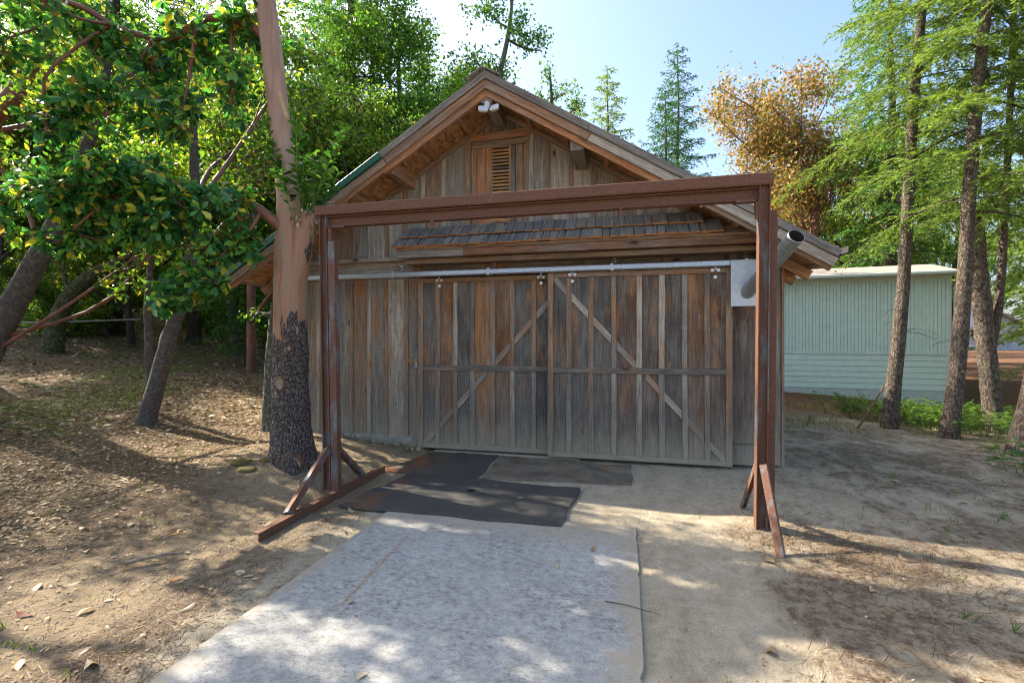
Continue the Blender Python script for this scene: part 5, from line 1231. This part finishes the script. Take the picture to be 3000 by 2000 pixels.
# ------------------------------------------------------------------ ground cover
r = np.random.default_rng(900)
def scatter(n, xr, yr, keep=None):
    X = r.uniform(*xr, n); Y = r.uniform(*yr, n)
    m = np.ones(n, bool)
    blk = ((X > -5.5) & (X < 2.05) & (Y > 6.45)) | ((X > -2.2) & (X < .12) & (Y < 4.25)) | ((X > -3.0) & (X < .1) & (Y > 3.95))
    m &= ~blk
    if keep is not None: m &= r.random(n) < keep(X, Y)
    return X[m], Y[m]
def sg(x, a, b): t = np.clip((x - a) / (b - a), 0, 1); return t * t * (3 - 2 * t)
def flat_leaves(name, X, Y, size, mat, T=LEAF8, TF=LEAF8F, lift=.004, tilt=.3, label=None, cat=None):
    n = len(X); P = np.stack([X, Y, height(X, Y) + lift + r.uniform(0, .008, n)], 1)
    a = r.uniform(0, 6.28, n); D = np.stack([np.cos(a), np.sin(a), r.normal(size=n) * tilt * .6], 1); N = np.stack([r.normal(size=n) * tilt, r.normal(size=n) * tilt, np.ones(n)], 1)
    A = Acc(); leaves(A, P, D, N, size, T, TF)
    o = link(name, A.mesh(name), mat); tag(o, label, cat, kind='stuff'); return o
# hillside litter, thick up the slope, thinning towards the drive
def lit(X, Y): return np.clip(sg(-X + .5 * wob(X, Y, 1.6, 30), 3.75, 5.0), 0, 1) * (X < -2.9) * (.55 + .45 * sg(wob(X, Y, 2.4, 40), -.3, .3)) + .02 * (X < -2.3)
X, Y = scatter(62000, (-10, -2.3), (1.2, 9.5), lit); flat_leaves('leaf_litter', X, Y, .022 + .05 * r.random(len(X)) ** 2.2, LITTER, label='dry cream and brown leaf litter covering the slope', cat='leaf litter')
X, Y = scatter(42000, (-24, -5.), (4, 22), lambda X, Y: lit(X, Y) * (np.hypot(X, Y) > 8.5)); flat_leaves('leaf_litter', X, Y, r.uniform(.06, .13, len(X)), LITTER, LEAF4, LEAF4F, label='dry leaf litter under the trees further up the slope', cat='leaf litter')
X, Y = scatter(9000, (-5.2, -2.25), (1.0, 6.2), lambda X, Y: .15 + .6 * sg(wob(X, Y, 2.6, 31), -.1, .5)); flat_leaves('leaf_litter', X, Y, r.uniform(.012, .035, len(X)), LITTER, LEAF4, LEAF4F, label='small dry leaf scraps on the dirt left of the driveway', cat='leaf litter')
X, Y = scatter(14000, (.3, 7.5), (1.2, 9.), lambda X, Y: .12 + .5 * sg(wob(X, Y, 1.6, 33), .0, .5)); flat_leaves('leaf_litter', X, Y, r.uniform(.010, .032, len(X)), LITTER, LEAF4, LEAF4F, label='small dry leaf scraps on the dirt right of the driveway', cat='leaf litter')
X, Y = scatter(5200, (2., 14), (6.5, 17), lambda X, Y: .3 + .7 * sg(wob(X, Y, 1.1, 37), -.2, .5)); flat_leaves('leaf_litter', X, Y, r.uniform(.02, .06, len(X)), LITTER, LEAF4, LEAF4F, label='dry leaf scraps on the ground before the green building', cat='leaf litter')
# pebbles
def pebbles(name, X, Y, s, mat, label):
    n = len(X); oc = np.array([(1, 0, 0), (-1, 0, 0), (0, 1, 0), (0, -1, 0), (0, 0, .75), (0, 0, -.4)]); fc = np.array([(0, 2, 4), (2, 1, 4), (1, 3, 4), (3, 0, 4), (2, 0, 5), (1, 2, 5), (3, 1, 5), (0, 3, 5)])
    V = oc[None] * (s[:, None, None] * r.uniform(.6, 1.25, (n, 6, 1))) * np.array([1.2, 1, .8]); a = r.uniform(0, 6.28, n)
    x = V[..., 0] * np.cos(a)[:, None] - V[..., 1] * np.sin(a)[:, None]; y = V[..., 0] * np.sin(a)[:, None] + V[..., 1] * np.cos(a)[:, None]
    V = np.stack([x, y, V[..., 2]], -1) + np.stack([X, Y, height(X, Y) + s * .2], 1)[:, None]
    o = link(name, npmesh(name, V.reshape(-1, 3), ((np.arange(n) * 6)[:, None, None] + fc[None]).reshape(-1, 3)), mat); tag(o, label, 'gravel', kind='stuff')
def peb_mat():
    k = Mt('pebble'); c = k.ramp(k.n('NewGeometry').outputs['Random Per Island'], [(0., (.07, .075, .085)), (.5, (.17, .17, .17)), (.8, (.30, .27, .22)), (1., (.42, .38, .31))]); return k.fin(c, .85)
PEB = peb_mat()
X, Y = scatter(26000, (-5.2, -2.1), (1.0, 5.0), lambda X, Y: .25 + .75 * np.exp(-((X + 2.75) / .55) ** 2)); pebbles('gravel', X, Y, r.uniform(.0015, .0065, len(X)), PEB, 'fine grey gravel along the left edge of the driveway')
X, Y = scatter(16000, (.1, 6.), (1.0, 6.3), lambda X, Y: .2 + .6 * sg(wob(X, Y, 1.9, 43), 0, .4)); pebbles('gravel', X, Y, r.uniform(.0015, .006, len(X)), PEB, 'scattered grit and small pebbles right of the driveway')
# brown needles and twig scraps on the right
n_ = 120000; X, Y = scatter(n_, (.35, 6.5), (1.1, 8.), lambda X, Y: np.clip(sg(X, .5, 1.6) * (.10 + .9 * sg(wob(X, Y, 1.7, 47) + .5 * wob(X, Y, 4.1, 3), -.05, .45)) * (1 - .75 * np.exp(-((Y - 5.2) / .6) ** 2)), 0, 1))
P = np.stack([X, Y, height(X, Y) + .003 + r.uniform(0, .012, len(X))], 1); a = r.uniform(0, 3.14, len(X)) * .6 - .4; A = Acc()
leaves(A, P, np.stack([np.cos(a), np.sin(a), r.normal(size=len(X)) * .10], 1), np.stack([r.normal(size=len(X)) * .3, r.normal(size=len(X)) * .3, np.ones(len(X))], 1), r.uniform(.03, .10, len(X)), np.array([(-.02, 0, 0), (.02, 0, 0), (.02, 1, 0), (-.02, 1, 0)]), LEAF4F)
o = link('pine_needles', A.mesh('pine_needles'), mat_leaf('dry_needle', [(0., (.075, .046, .028)), (.5, (.17, .10, .056)), (.85, (.28, .18, .10)), (1., (.40, .31, .20))], .05, .7, 1., .2)); tag(o, 'brown conifer needles strewn over the dirt on the right', 'needles', kind='stuff')
X, Y = scatter(45000, (-6, -2.2), (1., 4.6), lambda X, Y: .15 + .7 * sg(wob(X, Y * .5, 2.6, 34), -.1, .5)); P = np.stack([X, Y, height(X, Y) + .003], 1); a = r.uniform(0, 6.28, len(X)); A = Acc()
leaves(A, P, np.stack([np.cos(a), np.sin(a), r.normal(size=len(X)) * .12], 1), np.stack([r.normal(size=len(X)) * .3, r.normal(size=len(X)) * .3, np.ones(len(X))], 1), r.uniform(.03, .10, len(X)), np.array([(-.02, 0, 0), (.02, 0, 0), (.02, 1, 0), (-.02, 1, 0)]), LEAF4F)
o = link('pine_needles', A.mesh('pine_needles_left'), bpy.data.materials['dry_needle']); tag(o, 'fine dry needles and straw on the dirt left of the driveway', 'needles', kind='stuff')
# low green ground cover on the slope and grass
def tufts(name, X, Y, hgt, nb, mat, label, cat, w=.05, spread=.05):
    n = len(X); XX = np.repeat(X, nb) + r.normal(size=n * nb) * spread; YY = np.repeat(Y, nb) + r.normal(size=n * nb) * spread
    P = np.stack([XX, YY, height(XX, YY) - .004], 1); D = np.stack([r.normal(size=n * nb) * .42, r.normal(size=n * nb) * .42, np.ones(n * nb)], 1)
    A = Acc(); leaves(A, P, D, r.normal(size=(n * nb, 3)), np.repeat(hgt, nb) * r.uniform(.5, 1.2, n * nb), np.array([(-w, 0, 0), (w, 0, 0), (w * .8, .6, .1), (0, 1, .28)]), LEAF4F)
    o = link(name, A.mesh(name), mat); tag(o, label, cat, kind='stuff')
def cov(X, Y): return sg(wob(X, Y, 1.1, 21) + .4 * wob(X, Y, 3.1, 11), .02, .40) * sg(-X * .8 + Y * .45, 6.0, 8.5) * (X < -4.2)
X, Y = scatter(30000, (-20, -4.2), (4.5, 19), cov)
n = len(X); nl = 6; XX = np.repeat(X, nl) + r.normal(size=n * nl) * .05; YY = np.repeat(Y, nl) + r.normal(size=n * nl) * .05
P = np.stack([XX, YY, height(XX, YY) + r.uniform(.01, .13, n * nl)], 1); A = Acc(); leaves(A, P, rdir(n * nl, r) * [1, 1, .4], rdir(n * nl, r) * .6 + [0, 0, 1.], r.uniform(.018, .045, n * nl), LEAF4 * [1.3, 1, 1], LEAF4F)
o = link('ground_cover', A.mesh('ground_cover'), HERB); tag(o, 'low green ground cover on the wooded slope', 'ground cover', kind='stuff')
X, Y = scatter(4200, (1.9, 12), (7.6, 15.5), lambda X, Y: sg(Y + .25 * X, 9.2, 10.6) * (.25 + .75 * sg(wob(X, Y, 1.4, 26), -.2, .4)) * (1 - sg(X, 9.5, 11.))); tufts('dry_grass', X, Y, r.uniform(.03, .17, len(X)) * (.5 + sg(wob(X, Y, 2.2, 36), -.2, .6)), 8, GRASSM, 'dry yellow and green grass before the green building', 'grass', .035)
X, Y = scatter(260, (.6, 5.5), (1.2, 6.5), lambda X, Y: sg(X, 1., 3.) * .7 + .05); tufts('grass_sprouts', X, Y, r.uniform(.02, .09, len(X)), 5, HERB, 'sparse green grass sprouts on the dirt at right', 'grass', .05, .02)
X, Y = scatter(170, (-6.5, -2.4), (1.1, 5.0)); tufts('grass_sprouts', X, Y, r.uniform(.02, .06, len(X)), 4, HERB, 'tiny green sprouts on the dirt at left', 'grass', .06, .02)
# leafy herbs round the fir trunks on the right
def herb(name, label, x, y, h, n, lsize, mat, group=None, spread=.25, T=LEAF4, TF=LEAF4F, per=9):
    t = thing(name, label, 'plant', (x, y, hz(x, y)), group); A = Acc(); Lf = Acc()
    for i in range(n):
        if n <= 8 and i: link('stem', A.mesh('stem', True), bpy.data.materials['shoot_stem'], t, WO[t.name]); A = Acc()
        a = r.uniform(0, 6.28); q = spread * r.random() ** .5; b0 = np.array([q * math.cos(a), q * math.sin(a), -.02]); tip = b0 + np.array([math.cos(a) * h * .45, math.sin(a) * h * .45, h * r.uniform(.6, 1.1)])
        P = spline([b0, b0 * .4 + tip * .6 + [0, 0, h * .12], tip], 6); tube(A, P, np.linspace(.006, .002, 6), 3)
        s_ = np.linspace(.35, 1, per); PP = np.stack([np.interp(s_, np.linspace(0, 1, 6), P[:, k]) for k in range(3)], 1); aa = np.arange(per) * 2.4 + a
        leaves(Lf, PP, np.stack([np.cos(aa), np.sin(aa), r.normal(size=per) * .25], 1), np.array([0, 0, 1.]) + r.normal(size=(per, 3)) * .3, r.uniform(.7, 1.2, per) * lsize, T, TF)
    so = link('stem', A.mesh('stems', True), bpy.data.materials['shoot_stem'], t, WO[t.name])
    if n > 8: so['kind'] = 'stuff'
    o = link('foliage', Lf.mesh('foliage'), mat, t, WO[t.name]); o['kind'] = 'stuff'
    return t
LH = 'bright green herb clump growing among the fir trunks on the right'; GH = 'herb clumps among the right fir trunks'
for i in range(64):
    x = r.uniform(5.0, 9.8); y = r.uniform(8.4, 13.2)
    if x < 5.5 and y < 9.7: continue
    if y < 8.4 + (6.2 - x) * 1.2: continue
    herb('herb_clump', LH, x, y, r.uniform(.25, .62), 14, .10, HERB, GH, .36)
herb('broadleaf_seedling', 'large leaved green seedling at the right edge beside the dark leaning trunk', 4.78, 7.15, .34, 7, .13, LEAF_SHOOT, None, .20, LEAF8, LEAF8F, 6)
herb('broadleaf_seedling', 'drooping leafy seedling touching the right picture edge', 5.15, 6.75, .30, 8, .12, LEAF_SHOOT, None, .28, LEAF8, LEAF8F, 6)
herb('broadleaf_seedling', 'tiny green seedling alone on the bare dirt at right', 3.35, 5.25, .07, 3, .05, LEAF_SHOOT, None, .04, LEAF8, LEAF8F, 4)
# single fallen leaves
GLf = 'large pale leaves fallen on the dirt left of the driveway'; LLf = 'large pale dry leaf fallen on the dirt left of the driveway'
spL = [(-3.05, 1.55), (-2.95, 1.75), (-2.7, 1.9), (-2.62, 1.82), (-3.35, 2.05), (-3.1, 2.2), (-2.55, 2.25), (-3.5, 2.4), (-2.9, 2.6), (-3.7, 2.3), (-3.25, 2.75), (-3.9, 2.7), (-2.62, 2.75), (-3.6, 3.1), (-2.6, 3.75), (-3.3, 3.3), (-4.1, 3.2), (-3.0, 3.45), (-2.42, 2.02), (-2.75, 1.6), (-4.4, 3.0), (-3.9, 3.5), (-2.45, 3.98)]
spR = [(1.25, 3.35), (1.05, 3.75), (1.55, 3.55), (.75, 2.75), (2.3, 3.2), (2.05, 2.6), (1.35, 2.3), (2.6, 2.9), (1.7, 2.0), (1.2, 1.95), (2.0, 4.0), (2.9, 4.8), (3.3, 5.6), (2.9, 6.2), (3.9, 6.6), (.45, 2.3)]
lv = pymesh('fallen_leaf', LEAF8 * [1.25, 1, 2.2], LEAF8F, True); lv2 = pymesh('fallen_leaf', LEAF8 * [1., 1, -2.5], LEAF8F, True)
for k_, (lst, lab, grp) in enumerate(((spL, LLf, GLf), (spR, 'large pale dry leaf fallen on the dirt right of the driveway', 'large pale leaves fallen on the dirt right of the driveway'), ([(-1.35, 5.0), (-1.05, 4.62), (-.72, 6.1), (-2.05, 6.2)], 'small white dry leaf lying on the rubber mats', 'leaves on the mats'), ([(-1.2, 2.05), (-.45, 3.3), (-.25, 3.62), (-1.6, 2.6)], 'small dry leaf lying on the concrete driveway', 'leaves on the driveway'))):
    for x, y in lst:
        s = U(.075, .125) if k_ < 2 else U(.05, .07); z = {0: hz(x, y) + .012, 1: hz(x, y) + .012, 2: .038, 3: .02}[k_]
        q = (Matrix.Rotation(U(0, 6.28), 3, 'Z') @ Matrix.Rotation(U(-.25, .25), 3, 'X') @ Matrix.Rotation(U(-.3, .3), 3, 'Y')).to_quaternion()
        o = link('fallen_leaf', random.choice((lv, lv2)), LITTER1, None, (x, y, z), None, q); o.scale = (s,) * 3; tag(o, lab, 'leaf', grp)
# sticks
def stick(name, label, pts, rad_, mat, cat='stick'):
    A = Acc(); P = spline(pts, 14); b0 = P[0].copy(); tube(A, P - b0, np.linspace(rad_, rad_ * .55, 14), 7, .08)
    o = link(name, A.mesh(name, True), mat, None, b0); tag(o, label, cat); return o
STK = mat_plain('dead_stick', (.30, .23, .16), .9, 0, .3, 40)
stick('fallen_stick', 'pale fallen stick on the dirt in the right foreground', [(2.02, 2.58, .02), (2.2, 2.62, .03), (2.42, 2.60, .02)], .011, STK)
stick('fallen_stick', 'curled strip of bark lying left of the driveway', [(-3.42, 2.62, .04), (-3.30, 2.75, .05), (-3.18, 2.86, .04)], .014, STK)
stick('fallen_stick', 'thin dark twig crossing the right edge of the driveway', [(-.12, 2.95, .018), (.02, 2.93, .02), (.2, 2.87, .02)], .003, BARK_DARK)
z0 = hz(-18, 9)
stick('fallen_pole', 'thin pale pole lying across the slope behind the mossy trunk', [(-15.8, 8.2, 2.05), (-15.2, 9.6, 2.12), (-13.8, 11.0, 2.25)], .03, mat_plain('pale_pole', (.42, .38, .31), .8, 0, .2))
stick('leaning_stake', 'thin rusty stake leaning against the leftmost fir trunk', [(4.25, 10.2, hz(4.25, 10.2)), (4.55, 10.35, .35), (4.82, 10.5, .75)], .022, RUST).color = (.2, .5, .5, 1)
A = Acc()
for i in range(60):
    a = r.normal() * .5 + .3; p = np.array([r.normal() * .015, r.normal() * .015, .005]); L = r.uniform(.05, .15)
    tube(A, np.array([p, p + [L * .5 * math.cos(a), L * .5 * math.sin(a), .02], p + [L * math.cos(a + .3), L * math.sin(a + .3), .004]]), [.0016] * 3, 3)
o = link('frayed_string', A.mesh('frayed_string'), mat_plain('pale_string', (.50, .52, .475), .9), None, (1.42, 1.98, hz(1.42, 1.98))); tag(o, 'small tuft of frayed pale string on the dirt in the right foreground', 'string')
A = Acc()
for i in range(150):
    x, y = r.uniform(-4.4, -2.75), r.uniform(6.3, 6.56); a = r.uniform(0, 6.28); L = r.uniform(.03, .09); leaves(A, [[x, y, hz(x, y) + r.uniform(0, .05)]], [[math.cos(a), math.sin(a), r.normal() * .4]], rdir(1, r), [L], LEAF8, LEAF8F)
o = link('leaf_litter', A.mesh('wall_litter'), LITTER); tag(o, 'brown dead leaves heaped along the barn foundation', 'leaf litter', kind='stuff')
